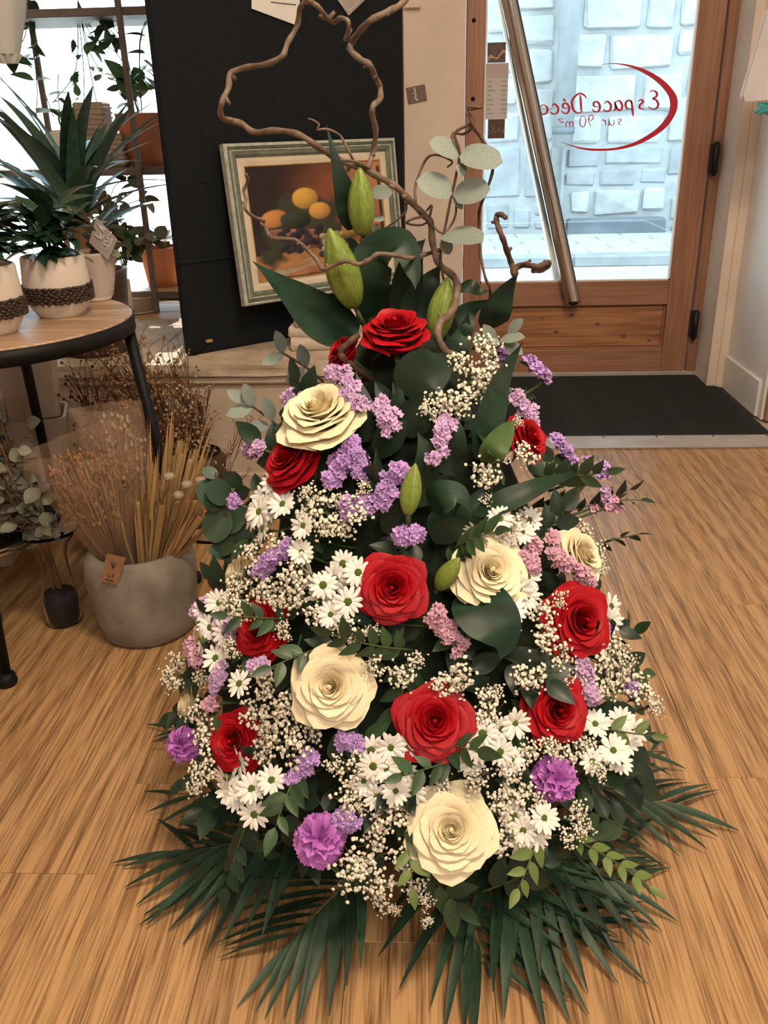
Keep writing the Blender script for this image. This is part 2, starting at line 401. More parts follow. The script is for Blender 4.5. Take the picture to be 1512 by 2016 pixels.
# walls
def wall(name, boxes, m, label):
    mb = MB()
    for b in boxes: mb.box(*b)
    o = struct(name, mb.mesh(name, m, False)); o['label'] = label; return o
wall('wall_front', [((-0.065, YD, 0), (0.165, 3.92, 2.75)), ((0.165, YD, 2.25), (1.148, 3.92, 2.75)), ((-2.6, YD, 1.75), (-0.065, 3.92, 2.75)),  # unseen window head, set low to block sun from the plant table
                    ((-2.6, YD, 0), (-0.065, 3.92, 0.38)), ((-2.6, YD, 0.38), (-2.35, 3.92, 1.75)), ((1.148, YD, 0), (2.4, 3.92, 2.75))], 'beige_paint', 'beige painted front wall around the door and display window')
wall('wall_left', [((-2.7, -2.6, 0), (-2.6, 3.92, 2.75))], 'beige_paint', 'beige side wall past the plant table')
wall('wall_back', [((-2.6, -2.7, 0), (2.4, -2.6, 2.75))], 'beige_paint', 'beige wall behind the viewer')
wall('wall_right', [((1.213, 3.06, 0), (1.33, 3.49, 2.75)), ((1.33, 3.06, 0), (2.4, 3.2, 2.75)), ((2.4, -2.6, 0), (2.5, 3.2, 2.75)), ((1.148, 3.49, 0), (1.33, YD, 2.75))], 'white_paint', 'white side wall of the entrance recess')
wall('ceiling', [((-2.7, -2.7, 2.75), (2.5, 3.92, 2.85))], 'ceiling_white', 'white ceiling')
# moulded jamb boards in the recess
t = struct('trim_2', MB().cbox((1.144, 3.478, 0), (1.180, 3.492, 2.4), 0.002).mesh('jamb_board', 'beige_paint', False)); t['label'] = 'moulded beige jamb board beside the door hinges'
obj('jamb_board', MB().cbox((1.180, 3.474, 0), (1.2145, 3.49, 2.4), 0.003).mesh('jamb_board', 'beige_paint', False), t)
b = struct('baseboard_right', MB().cbox((1.203, 3.09, 0), (1.2135, 3.474, 0.135), 0.004).mesh('baseboard', 'white_paint', False)); b['label'] = 'white skirting board on the entrance recess wall'
t = struct('trim_3', MB().cbox((-0.06, 3.635, 1.385), (0.0, YD, 1.40), 0.003).mesh('trim', 'beige_paint', False)); t['label'] = 'small beige ledge moulding high on the door pillar'
# brown wood trim at the recess corner
t = struct('trim_4', MB().cbox((1.222, 3.035, 0), (1.30, 3.06, 2.4), 0.003).mesh('trim', 'door_wood', False)); t['label'] = 'brown wooden post at the recess corner'

# ------------------------------------------------------------------ entrance door
door = bpy.data.objects.new('door_1', None); COL.objects.link(door); door['kind'] = 'structure'; door['label'] = 'brown wooden entrance door with a large glass pane'
GX0, GX1, GZ0, GZ1 = 0.237, 1.004, 0.398, 1.95
DX0, DX1 = 0.168, 1.104
Y0, Y1 = YD, YD + 0.05
obj('stile', MB().cbox((DX0, Y0, 0.02), (GX0, Y1, 2.1), 0.003).mesh('stile', 'door_wood', False), door)
obj('stile', MB().cbox((GX1, Y0, 0.02), (DX1, Y1, 2.1), 0.003).mesh('stile', 'door_wood', False), door)
obj('rail', MB().cbox((GX0, Y0, 0.30), (GX1, Y1, GZ0), 0.003).mesh('rail', 'door_rail_wood', False), door)
obj('rail', MB().cbox((GX0, Y0, 0.02), (GX1, Y1, 0.118), 0.003).mesh('rail', 'door_rail_wood', False), door)
obj('rail', MB().cbox((GX0, Y0, GZ1), (GX1, Y1, 2.1), 0.003).mesh('rail', 'door_rail_wood', False), door)
obj('panel', MB().cbox((GX0 + 0.006, Y0 + 0.016, 0.124), (GX1 - 0.006, Y1 - 0.01, 0.294), 0.006).mesh('panel', 'door_panel_wood', False), door)
mb = MB()
mb.box((GX0, Y0 + 0.022, 0.118), (GX1, Y1 - 0.02, 0.30))
obj('panel_groove', mb.mesh('panel_groove', 'door_wood', False), door)
mb = MB()
for a in (((GX0, Y0 + 0.004, GZ0), (GX0 + 0.006, Y0 + 0.014, GZ1)), ((GX1 - 0.006, Y0 + 0.004, GZ0), (GX1, Y0 + 0.014, GZ1)), ((GX0, Y0 + 0.004, GZ0), (GX1, Y0 + 0.014, GZ0 + 0.006))): mb.box(*a)
obj('glazing_bead', mb.mesh('glazing_bead', 'white_enamel', False), door)
obj('pane', MB().box((GX0, Y0 + 0.02, GZ0), (GX1, Y0 + 0.026, GZ1)).mesh('pane', 'glass', False), door)
obj('sill', MB().cbox((DX0, Y0 - 0.006, -0.01), (1.1475, Y1 + 0.02, 0.022), 0.002).mesh('sill', 'alu', False), door)
kn = MB().lathe([(0.0, 0.0012), (0.007, 0.001), (0.0085, 0.0)], 9).mesh('knot', 'shelf_brown')
for kx, kz, ks in ((0.56, 0.19, 0.9), (0.73, 0.22, 0.8), (0.84, 0.17, 1.0), (0.88, 0.27, 0.5), (0.62, 0.26, 0.8), (0.50, 0.25, 0.7), (0.95, 0.15, 0.7)):
    obj('knot', kn, door, Matrix.Translation((kx, Y0 + 0.0157, kz)) @ Matrix.Rotation(math.radians(90), 4, 'X') @ Matrix.Diagonal((ks * 1.5, ks, 0.35, 1)))
for px, py in ((933, 40), (931, 195)):
    p = P(px, py, YD); obj('bolt', MB().lathe([(0.0, 0.004), (0.006, 0.003), (0.008, 0.0)], 12).mesh('bolt', 'black_metal'), door, Matrix.Translation(p) @ Matrix.Rotation(math.radians(90), 4, 'X'))
for py in (312, 636):
    z = P(1395, py, YD).z
    h = obj('hinge', MB().cbox((DX1 - 0.004, YD - 0.03, z - 0.055), (DX1 + 0.028, YD + 0.004, z + 0.055), 0.004).mesh('hinge', 'dark_hinge', False), door)
    obj('hinge_pin', MB().tube([(DX1 + 0.012, YD - 0.033, z - 0.06), (DX1 + 0.012, YD - 0.033, z + 0.06)], 0.009, 10).mesh('hinge_pin', 'dark_hinge'), h)
obj('jamb', MB().cbox((DX1 + 0.006, YD - 0.005, 0), (1.1475, YD + 0.08, 2.25), 0.003).mesh('jamb', 'door_wood', False), door)
# diagonal pull bar, inside and its twin outside
ya = YD - 0.055
a = P(1128, 592, ya); c = P(1003, 0, ya); up = (c - a).normalized()
h = obj('pull_bar', MB().tube([a - up * 0.012, a + up * 0.004, c, c + up * 0.35], [0.030 * 0.98, 0.030, 0.030, 0.030], 20).mesh('pull_bar', 'steel'), door)
obj('bracket', MB().tube([a + up * 0.03 + V((-0.012, 0, 0)), a + up * 0.03 + V((-0.012, 0.06, 0))], 0.020, 14).mesh('bracket', 'steel'), h)
yb = YD + 0.105
a2 = P(1100, 552, yb); c2 = P(992, 0, yb); up2 = (c2 - a2).normalized()
obj('pull_bar', MB().tube([a2 - up2 * 0.03, c2 + up2 * 0.35], 0.026, 18).mesh('pull_bar', 'steel'), door)
# lettering on the glass, read from the street, so mirrored from inside
YG = YD + 0.0195
LET = {
 'E': [[(.85, .95), (.6, 1.02), (.3, .9), (.27, .7), (.52, .57), (.3, .5), (.08, .28), (.15, .06), (.45, -.02), (.85, .14)]],
 's': [[(.75, .72), (.45, .85), (.25, .65), (.55, .4), (.5, .1), (.08, .03)]],
 'p': [[(.32, .85), (.02, -.55)], [(.22, .55), (.55, .86), (.88, .62), (.72, .18), (.22, .08)]],
 'a': [[(.82, .74), (.42, .86), (.1, .4), (.25, .03), (.62, .25), (.88, .82)], [(.88, .82), (.74, .2), (.98, .06)]],
 'c': [[(.8, .68), (.52, .86), (.14, .5), (.2, .1), (.58, .0), (.88, .2)]],
 'e': [[(.15, .4), (.7, .5), (.75, .8), (.42, .86), (.12, .45), (.25, .05), (.62, .03), (.9, .25)]],
 'D': [[(.38, 1.0), (.2, .05)], [(-.15, .78), (.1, .98), (.5, 1.06), (.98, .72), (.88, .22), (.48, -.02), (.1, .06)]],
 'é': [[(.15, .4), (.7, .5), (.75, .8), (.42, .86), (.12, .45), (.25, .05), (.62, .03), (.9, .25)], [(.5, 1.02), (.78, 1.28)]],
 'o': [[(.5, .85), (.15, .6), (.15, .2), (.48, .0), (.85, .3), (.82, .7), (.5, .85)]],
 'u': [[(.18, .82), (.12, .2), (.4, .0), (.7, .3), (.78, .82)], [(.78, .82), (.76, .1), (.92, .02)]],
 'r': [[(.25, .82), (.12, .0)], [(.2, .5), (.5, .82), (.82, .74)]],
 '9': [[(.82, .8), (.5, .52), (.18, .75), (.45, 1.0), (.8, .85), (.78, .5), (.45, .0)]],
 '0': [[(.5, 1.0), (.15, .7), (.15, .25), (.45, .0), (.85, .3), (.85, .75), (.5, 1.0)]],
 'm': [[(.1, .82), (.05, .0)], [(.08, .55), (.3, .84), (.46, .6), (.4, .0)], [(.44, .55), (.68, .84), (.86, .6), (.8, .0)]],
 '2': [[(.12, .78), (.4, 1.0), (.78, .8), (.5, .4), (.08, .0), (.9, .02)]],
}
def stroke_text(text, pa, pb, size, wid, yv=YG, adv=1.0):
    """text from world point pa to pb (baseline, reading direction), as thin raised strokes"""
    n = sum(0.55 if ch == ' ' else (1.25 if ch in 'EDm' else 1.0) for ch in text)
    dx = (pb - pa); step = dx / n; mb = MB(); cur = 0.0; zu = V((0, 0, 1)); ex = dx.normalized()
    for ch in text:
        wch = 0.55 if ch == ' ' else (1.25 if ch in 'EDm' else 1.0)
        if ch != ' ':
            big = 1.55 if ch in 'ED90' else 1.0
            sz = size * big; o = pa + step * cur
            if ch == '2': sz = size * 0.55; o = o + zu * size * 0.75
            for st in LET[ch]:
                pts = cr([o + ex * (x * step.length * wch * 0.92) + zu * (yv2 * sz) for x, yv2 in st], 5)
                m = len(pts); l = []; r_ = []
                for i, p in enumerate(pts):
                    tt = (pts[min(i + 1, m - 1)] - pts[max(i - 1, 0)]).normalized(); sd = tt.cross(V((0, 1, 0)))
                    ww = wid * (0.55 + 0.45 * abs(tt.z)) * (0.35 + 0.65 * min(1, 4 * min(i, m - 1 - i) / m + 0.15))
                    l.append(p + sd * ww); r_.append(p - sd * ww)
                mb.grid([l, r_])
        cur += wch
    return mb
pane_lbl = thing('window_lettering', 'red mirrored script reading Espace Deco on the door glass', 'lettering', (0, 0, 0))
pane_lbl['label'] = 'red vinyl lettering Espace Déco sur 90 m² mirrored on the door glass'
obj('script_line', stroke_text('Espace Déco', P(1297, 214, YG), P(1058, 226, YG), 0.040, 0.0044).mesh('script_line', 'red_vinyl', False), pane_lbl)
obj('size_line', stroke_text('sur 90 m2', P(1226, 246, YG), P(1094, 253, YG), 0.026, 0.0020).mesh('size_line', 'red_vinyl', False), pane_lbl)
outer = [(1171, 128), (1215, 124.5), (1260, 133), (1300, 153), (1327, 180), (1334.5, 202), (1328, 228), (1308, 254), (1275, 276), (1240, 290), (1200, 296.5), (1150, 295), (1101, 279)]
inner = [(1171, 128), (1215, 126.5), (1255, 138), (1291, 160), (1313, 184), (1319, 203), (1315, 225), (1296, 250), (1268, 270), (1238, 284), (1200, 292), (1150, 291), (1101, 279)]
obj('swoosh', MB().grid([cr([P(x, y, YG) for x, y in outer], 5), cr([P(x, y, YG) for x, y in inner], 5)]).mesh('swoosh', 'red_vinyl', False), pane_lbl)

def painted(name, nx, ny, fun, pt, parent, m='painting'):
    """flat printed sheet: fun(u,v)->rgb sampled per vertex into a colour attribute; pt(u,v)->point"""
    us = np.linspace(0, 1, nx); vs = np.linspace(0, 1, ny)
    rows = [[pt(u, v) for u in us] for v in vs]
    me = MB().grid(rows).mesh(name, m, False)
    ca = me.color_attributes.new('paint', 'FLOAT_COLOR', 'POINT')
    uu, vv = np.meshgrid(us, vs); rgb = fun(uu, vv).reshape(-1, 3)
    ca.data.foreach_set('color', np.c_[rgb, np.ones(len(rgb))].astype(np.float32).ravel())
    return obj(name, me, parent)
def nz2(u, v, s, seed=0.0):
    return np.array([mnoise.noise((a * s + seed, b * s, seed * 1.7)) for a, b in zip(u.ravel(), v.ravel())]).reshape(u.shape)
def sheet(name, label, px0, px1, py0, py1, fun, nx=24, ny=40):
    p00, p10, p01 = P(px0, py1, YG - 0.001), P(px1, py1, YG - 0.001), P(px0, py0, YG - 0.001)
    o = p00; t = thing(name, label, 'notice', o)
    ex, ez = V((p10.x - p00.x, 0, 0)), V((0, 0, p01.z - p00.z))
    obj('backing', MB().box((0, 0.0002, 0), (ex.x, 0.0006, ez.z)).mesh('backing', 'paper', False), t)
    painted('print', nx, ny, fun, lambda u, v: ex * u + ez * v, t)
    return t
def brown_print(seed):
    def f(u, v):
        n = nz2(u, v, 5, seed)
        base = np.stack([0.10 + 0.05 * n, 0.055 + 0.03 * n, 0.045 + 0.025 * n], -1)
        d = np.abs(v - (0.15 + 0.35 * u + 0.1 * np.sin(u * 9))) < 0.06 + 0.05 * n
        if seed < 2: base[d] = (0.5, 0.36, 0.2)
        else: base[np.abs(v - 0.45 - 0.25 * n) < 0.05] = (0.18, 0.12, 0.1)
        return base
    return f
def list_print(u, v):
    c = np.ones(u.shape + (3,)) * np.array((0.55, 0.52, 0.53))
    c[v > 0.74] = (0.50, 0.40, 0.38)
    rowt = (v * 24) % 2 < 0.7
    left = (u > 0.08) & (u < 0.33 + 0.1 * np.sin(np.floor(v * 12) * 2.3)); right = (u > 0.72) & (u < 0.95)
    c[rowt & (left | right) & (v < 0.72) & (v > 0.1)] = (0.36, 0.33, 0.34)
    return c
sheet('door_notice', 'small brown photo card at top of the notice strip on the door', 959, 995, 84, 124, brown_print(1.3))
sheet('door_notice', 'white price list sheet on the door glass', 954, 998, 125, 235, list_print, 30, 90)
sheet('door_notice', 'small dark brown card under the price list on the door', 960, 993, 235, 273, brown_print(4.1))

# doormat
t = thing('doormat', 'black ribbed rubber entrance mat inside the door', 'doormat', (0.45, 3.28, 0))
mb = MB().cbox((-0.75, -0.395, -0.004), (0.745, 0.375, 0.006), 0.004)
obj('base', mb.mesh('base', 'mat_rubber', False), t)
rib = MB().cbox((-0.735, -0.0022, 0.0058), (0.73, 0.0022, 0.0088), 0.001).mesh('rib', 'mat_rubber', False)
for k in range(68): obj('rib', rib, t, Matrix.Translation((0, -0.385 + k * 0.0112, 0)))

# ------------------------------------------------------------------ raised display ledge
ZL = 0.405
YL = 2.345
led = struct('platform', MB().box((-2.6, YL + 0.03, 0), (0.10, YD, 0.365)).mesh('platform', 'plaster', False)); led['label'] = 'raised beige display platform with a stone top'
obj('moulding', MB().cbox((-2.6, YL + 0.012, 0.345), (0.108, YL + 0.05, 0.372), 0.006).mesh('moulding', 'plaster', False), led)
obj('skirting', MB().cbox((-2.6, YL + 0.022, 0), (0.106, YL + 0.04, 0.075), 0.004).mesh('skirting', 'plaster', False), led)
xs = [-2.6, -2.05, -1.42, -0.78, -0.355, 0.02, 0.11]
def rough_slab(lo, hi, amp=0.006, nx=10, ny=8):
    """stone slab with uneven split edges"""
    rows_t = []; sx = np.linspace(lo[0], hi[0], nx); sy = np.linspace(lo[1], hi[1], ny)
    mb = MB().cbox(lo, hi, 0.004)
    pts = []
    def off(p): return V(p) + V((0, mnoise.noise((p[0] * 9, p[2] * 40, 3.1)) * amp, mnoise.noise((p[0] * 7, p[1] * 7, 1.3)) * amp * 0.5))
    zs = np.linspace(lo[2], hi[2], 5)
    rows = [[off((x, lo[1] - 0.004, z)) for x in np.linspace(lo[0], hi[0], 40)] for z in zs]
    mb.grid(rows)
    mb.grid([rows[-1], [V((p.x, lo[1] + 0.02, hi[2] + 0.0005)) for p in rows[-1]]])
    mb.grid([[V((p.x, lo[1] + 0.02, lo[2])) for p in rows[0]], rows[0]])
    return mb
for a, b2 in zip(xs[:-1], xs[1:]):
    if b2 > -1.0:
        obj('slab', rough_slab((a + 0.002, YL + 0.004, 0.372), (b2 - 0.002, 3.0, ZL)).mesh('slab', 'ledge_stone', False), led)
    else:
        obj('slab', rough_slab((a + 0.002, YL + 0.004, 0.372), (b2 - 0.002, 2.62, ZL)).mesh('slab', 'ledge_stone', False), led)
for k in range(6):
    obj('board', MB().cbox((-2.6, 2.63 + k * 0.17, 0.366), (-0.785, 2.797 + k * 0.17, ZL - 0.004), 0.002).mesh('board', 'pale_wood', False), led)

# stack of stone slabs under the picture
def stone_block(name, px0, py0, px1, py1, yv, dep, label, seed):
    a = P(px0, py1, yv); b3 = P(px1, py0, yv)
    w_, h_ = b3.x - a.x, b3.z - a.z
    t_ = MB().cbox((-w_ / 2, 0, 0), (w_ / 2, dep, h_), min(h_, 0.02) * 0.35, jit=0.004)
    o = obj(name, t_.mesh(name, 'cream_stone', True)); o.matrix_basis = Matrix.Translation(((a.x + b3.x) / 2, yv, a.z)) @ Matrix.Rotation(math.radians(rnd.uniform(-8, 4)), 4, 'Z')
    return tag(o, label, 'stone', 'flat stones stacked under the picture')
zb = ZL + 0.001; y0 = PF(640, 690, ZL).y
z = ZL
for k, (dx, wd, hh, lab) in enumerate(((0.0, 0.215, 0.036, 'cream stone slab at the bottom of the stack on the platform'), (-0.012, 0.205, 0.034, 'cream stone slab in the middle of the stacked stones'),
                                       (0.004, 0.19, 0.034, 'cream stone slab on top of the stack under the picture'))):
    base = PF(645, 690, ZL)
    o = obj('stone_slab', MB().cbox((-wd / 2, 0, 0), (wd / 2, 0.17, hh - 0.001), 0.007, jit=0.003).mesh('stone_slab', 'cream_stone', True))
    o.matrix_basis = Matrix.Translation((base.x + dx, base.y, z)) @ Matrix.Rotation(math.radians((6, -4, 3)[k]), 4, 'Z'); z += hh
    tag(o, lab, 'stone', 'flat stones stacked under the picture')

# ------------------------------------------------------------------ black display board and the framed picture
B0 = PF(372, 702, ZL); B1 = PF(572, 666, ZL)
bd = (B1 - B0); bd.z = 0; bd.normalize(); bn = V((bd.y, -bd.x, 0))           # bn faces the shop
Bend = PPL(797, 300, B0, bn); BLEN = (Bend - B0).dot(bd)
Mb = Matrix(((bd.x, -bn.x, 0, B0.x), (bd.y, -bn.y, 0, B0.y), (0, 0, 1, ZL), (0, 0, 0, 1)))
t = thing('display_board', 'tall black cloth covered board leaning behind the flowers', 'board', M=Mb)
t['label'] = 'tall black cloth-covered display board standing on the stone platform'
obj('panel', MB().cbox((0, 0.0, 0.0), (BLEN, 0.028, 1.5), 0.006).mesh('panel', 'black_cloth', False), t)
zc = (PPL(400, 512, B0, bn)).z - ZL
obj('seam', MB().cbox((-0.003, -0.004, zc - 0.006), (BLEN, 0.002, zc + 0.004), 0.002).mesh('seam', 'black_cloth', False), t)
obj('clip', MB().cbox((0.055, -0.012, 0.032), (0.075, 0.0, 0.040), 0.002).mesh('clip', 'frame_gold', False), t)
# folds of cloth at the corner
obj('cloth_fold', MB().tube([V((0.01, -0.004, 0.004)), V((0.035, -0.008, 0.02)), V((0.065, -0.006, 0.036))], [0.002, 0.005, 0.002], 6).mesh('cloth_fold', 'black_cloth'), t)
# cards pinned on the board
def card_on_board(name, label, corners, m, extra=None):
    o0 = B0 + bn * 0.004
    pts = [PPL(x, y, o0, bn) for x, y in corners]
    ob = thing(name, label, 'card', pts[0])
    mb = MB(); n_ = len(pts); mb.add(pts + [p + bn * 0.0015 for p in pts], [tuple(range(n_))[::-1], tuple(range(n_, 2 * n_))] + [(i, (i + 1) % n_, n_ + (i + 1) % n_, n_ + i) for i in range(n_)])
    obj('sheet', sub(mb, pts[0]).mesh('sheet', m, False), ob)
    if extra:
        e = MB(); q = [PPL(x, y, o0 + bn * 0.002, bn) for x, y in extra]
        e.tube(q, 0.0012, 5); obj('pen_line', sub(e, pts[0]).mesh('pen_line', 'ink'), ob)
    return ob
card_on_board('pinned_card', 'white card with a pen line pinned at top of the black board', [(495, 17), (586, 51), (592, -30), (495, -30)], 'paper', [(533, 4), (582, 9.5)])
card_on_board('pinned_card', 'grey diamond-shaped card pinned high on the black board', [(664, 0), (686, 31), (718, 0), (690, -34)], 'paper_grey', None)
cd = [o for o in bpy.data.objects if o.name.startswith('pinned_card')][-1]
mb = MB(); q = [PPL(x, y, B0 + bn * 0.0065, bn) for x, y in ((670, 2), (686.5, 24), (710, 0))]
mb.tube(q, 0.001, 5, ); obj('border_line', sub(mb, cd.location).mesh('border_line', 'paper', True), cd)

# picture: leans, bottom further from the board
lean = math.radians(6.5)
pu = (V((0, 0, 1)) * math.cos(lean) - bn * math.sin(lean)).normalized(); pn = bd.cross(pu) * -1
if pn.dot(bn) < 0: pn = -pn
TLp = PPL(435, 284, B0 + bn * 0.035, bn)
TRp = PPL(772, 268, TLp, pn); BLp = PPL(481, 603, TLp, pn)
pw = (TRp - TLp).dot(bd); ph = abs((BLp - TLp).dot(pu))
Mp = Matrix.Identity(4)
BL0 = TLp - pu * ph
for i in range(3): Mp[i][0], Mp[i][1], Mp[i][2], Mp[i][3] = bd[i], pu[i], pn[i], BL0[i]
t = thing('framed_picture', 'still-life fruit picture in a green and silver frame', 'picture', M=Mp)
t['label'] = 'fruit still-life picture in a grey-green and cream frame leaning on the black board'
def mould(d0, d1, z0, z1, zm, m, name):
    """four mitred mouldings between inset d0 and d1, domed to zm"""
    R0 = [(d0, d0), (pw - d0, d0), (pw - d0, ph - d0), (d0, ph - d0)]; R1 = [(d1, d1), (pw - d1, d1), (pw - d1, ph - d1), (d1, ph - d1)]
    dm = (d0 + d1) / 2; RM = [(dm, dm), (pw - dm, dm), (pw - dm, ph - dm), (dm, ph - dm)]
    for i in range(4):
        j = (i + 1) % 4; mb = MB()
        mb.grid([[V((*R0[i], -0.012)), V((*R0[j], -0.012))], [V((*R0[i], z0)), V((*R0[j], z0))], [V((*RM[i], zm)), V((*RM[j], zm))], [V((*R1[i], z1)), V((*R1[j], z1))], [V((*R1[i], -0.012)), V((*R1[j], -0.012))]])
        obj(name, mb.mesh(name, m, False), t)
fw = 0.062
mould(0.0, 0.008, 0.010, 0.014, 0.014, 'frame_silver', 'outer_moulding')
mould(0.008, 0.016, 0.010, 0.008, 0.013, 'frame_green', 'green_moulding')
mould(0.016, 0.022, 0.010, 0.010, 0.015, 'frame_silver', 'silver_moulding')
mould(0.022, 0.036, 0.010, 0.006, 0.012, 'frame_green', 'green_moulding')
mould(0.036, 0.057, 0.004, 0.003, 0.005, 'frame_cream', 'mount')
mould(0.057, 0.061, 0.004, 0.002, 0.005, 'frame_gold', 'gilt_edge')
def still_life(u, v):
    """u right, v up; loose fruit still life, colour only"""
    n1 = nz2(u, v, 4, 0.3); n2 = nz2(u, v, 14, 5.1)
    A = np.array
    t_ = np.clip((u - 0.25) / 0.5 + 0.25 * n1, 0, 1)[..., None]
    c = A((0.028, 0.016, 0.018)) * (1 - t_) + A((0.36, 0.115, 0.05)) * t_
    c = c * (0.85 + 0.4 * n2[..., None] * 0.5)
    hi = np.clip((u - 0.6) / 0.4, 0, 1)[..., None] * np.clip((v - 0.35) / 0.5, 0, 1)[..., None]
    c = c * (1 - hi) + A((0.52, 0.25, 0.12)) * hi
    def ell(cx, cy, rx, ry, col, hl=0.5, soft=0.12, rot=0.0, tex=0.0):
        nonlocal c
        du, dv = u - cx, (v - cy); cs, sn = math.cos(rot), math.sin(rot)
        a_ = (du * cs + dv * sn) / rx; b_ = (-du * sn + dv * cs) / ry; d = np.sqrt(a_ * a_ + b_ * b_) + tex * n2
        m_ = np.clip((1 - d) / soft, 0, 1)[..., None]
        sh = np.clip(1.0 + hl * (-0.5 * a_ + 0.7 * b_) - 0.25 * d, 0.15, 1.6)[..., None]
        c = c * (1 - m_) + A(col) * sh * m_
    def rect(x0, x1, y0_, y1_, col, sl=0.0):
        nonlocal c
        yy = v - sl * (u - x0); m_ = ((u > x0) & (u < x1) & (yy > y0_) & (yy < y1_))[..., None]
        c = np.where(m_, A(col) * (0.9 + 0.3 * n2[..., None]), c)
    rect(0, 1, 0, 0.22, (0.42, 0.20, 0.075), 0.05)                      # table
    rect(0, 0.6, 0, 0.12, (0.45, 0.20, 0.10), 0.06); rect(0.1, 0.42, 0.0, 0.08, (0.50, 0.38, 0.26), 0.3)
    ell(0.22, 0.12, 0.2, 0.05, (0.5, 0.25, 0.1), 0.2, 0.5)
    for cx, cy, rx, ry in ((0.28, 0.62, 0.16, 0.12), (0.45, 0.55, 0.22, 0.18), (0.55, 0.42, 0.22, 0.16), (0.2, 0.35, 0.2, 0.14), (0.12, 0.22, 0.12, 0.12), (0.6, 0.6, 0.12, 0.1)):
        ell(cx, cy, rx, ry, (0.045, 0.05, 0.03), 0.4, 0.5, tex=0.5)
    ell(0.40, 0.70, 0.10, 0.10, (0.72, 0.42, 0.09), 0.5); ell(0.50, 0.58, 0.085, 0.08, (0.72, 0.38, 0.09), 0.5)
    ell(0.16, 0.54, 0.105, 0.08, (0.68, 0.30, 0.09), 0.4, rot=0.3); ell(0.31, 0.52, 0.115, 0.09, (0.035, 0.05, 0.035), 0.9, tex=0.15)
    rect(0.12, 0.46, 0.36, 0.44, (0.30, 0.13, 0.08), -0.1); rect(0.12, 0.46, 0.435, 0.45, (0.45, 0.24, 0.17), -0.1)
    for k in range(26):
        r1 = random.Random(k); ell(0.16 + 0.34 * r1.random(), 0.18 + 0.16 * r1.random() + 0.05 * (k % 3), 0.034, 0.032, (0.03, 0.028, 0.045), 1.0)
    for k in range(26):
        r1 = random.Random(90 + k); ell(0.50 + 0.15 * r1.random(), 0.20 + 0.17 * r1.random(), 0.03, 0.029, (0.42, 0.36, 0.17), 0.8)
    ell(0.72, 0.68, 0.055, 0.10, (0.16, 0.10, 0.07), 0.9, 0.25); ell(0.72, 0.66, 0.035, 0.07, (0.32, 0.17, 0.10), 0.5)
    ell(0.83, 0.74, 0.06, 0.16, (0.42, 0.07, 0.04), 0.5); rect(0.81, 0.85, 0.85, 1.0, (0.10, 0.05, 0.04))
    ell(0.76, 0.43, 0.09, 0.16, (0.55, 0.33, 0.09), 0.8, rot=-0.6, tex=0.1); ell(0.90, 0.40, 0.08, 0.08, (0.62, 0.20, 0.07), 0.6)
    rect(0.56, 0.62, 0.02, 0.2, (0.50, 0.24, 0.14), 1.1); rect(0.6, 0.95, 0.0, 0.13, (0.09, 0.03, 0.02), 0.1); rect(0.62, 0.9, 0.13, 0.17, (0.40, 0.17, 0.10), 0.15)
    rect(0.97, 1.0, 0.2, 0.95, (0.05, 0.03, 0.02))
    return np.clip(c * 0.85, 0.004, 1)
e0 = 0.060
painted('canvas', 130, 110, still_life, lambda u, v: V((e0 + u * (pw - 2 * e0), e0 + v * (ph - 2 * e0), 0.001)), t)

# tag on the pillar
p0 = P(820, 186, YD - 0.001); s_ = pxm(p0)
t = thing('wall_tag', 'small brown tag with a white squiggle on the door pillar', 'tag', M=Matrix.Translation(p0) @ Matrix.Rotation(math.radians(-9), 4, 'Y'))
obj('card', MB().cbox((-19 * s_, -0.002, -15 * s_), (19 * s_, 0.0, 15 * s_), 0.0009).mesh('card', 'kraft_mauve', False), t)
obj('script', MB().tube(cr([V((x * s_, -0.0025, z_ * s_)) for x, z_ in ((-2, 13), (-3, 9), (-1, 6), (-3, 1), (-1, -2), (-4, -6), (0, -9), (-1, -12))], 4), 0.0028, 5).mesh('script', 'paper'), t)
obj('script', MB().tube(cr([V((x * s_, -0.0025, z_ * s_)) for x, z_ in ((-7, 5), (-6, 2))], 4), 0.0014, 5).mesh('script', 'paper'), t)

# ------------------------------------------------------------------ display window
win = bpy.data.objects.new('window_1', None); COL.objects.link(win); win['kind'] = 'structure'; win['label'] = 'bright shop display window behind the plant shelves'
obj('pane', MB().box((-2.32, 3.80, 0.42), (-0.09, 3.806, 1.73)).mesh('pane', 'glass', False), win)
for lo, hi in (((-2.35, 3.77, 0.38), (-2.30, 3.84, 1.75)), ((-0.11, 3.77, 0.38), (-0.065, 3.84, 1.75)), ((-2.35, 3.77, 0.38), (-0.065, 3.84, 0.425)), ((-2.35, 3.77, 1.71), (-0.065, 3.84, 1.75))):
    obj('frame', MB().cbox(lo, hi, 0.004).mesh('frame', 'door_wood', False), win)

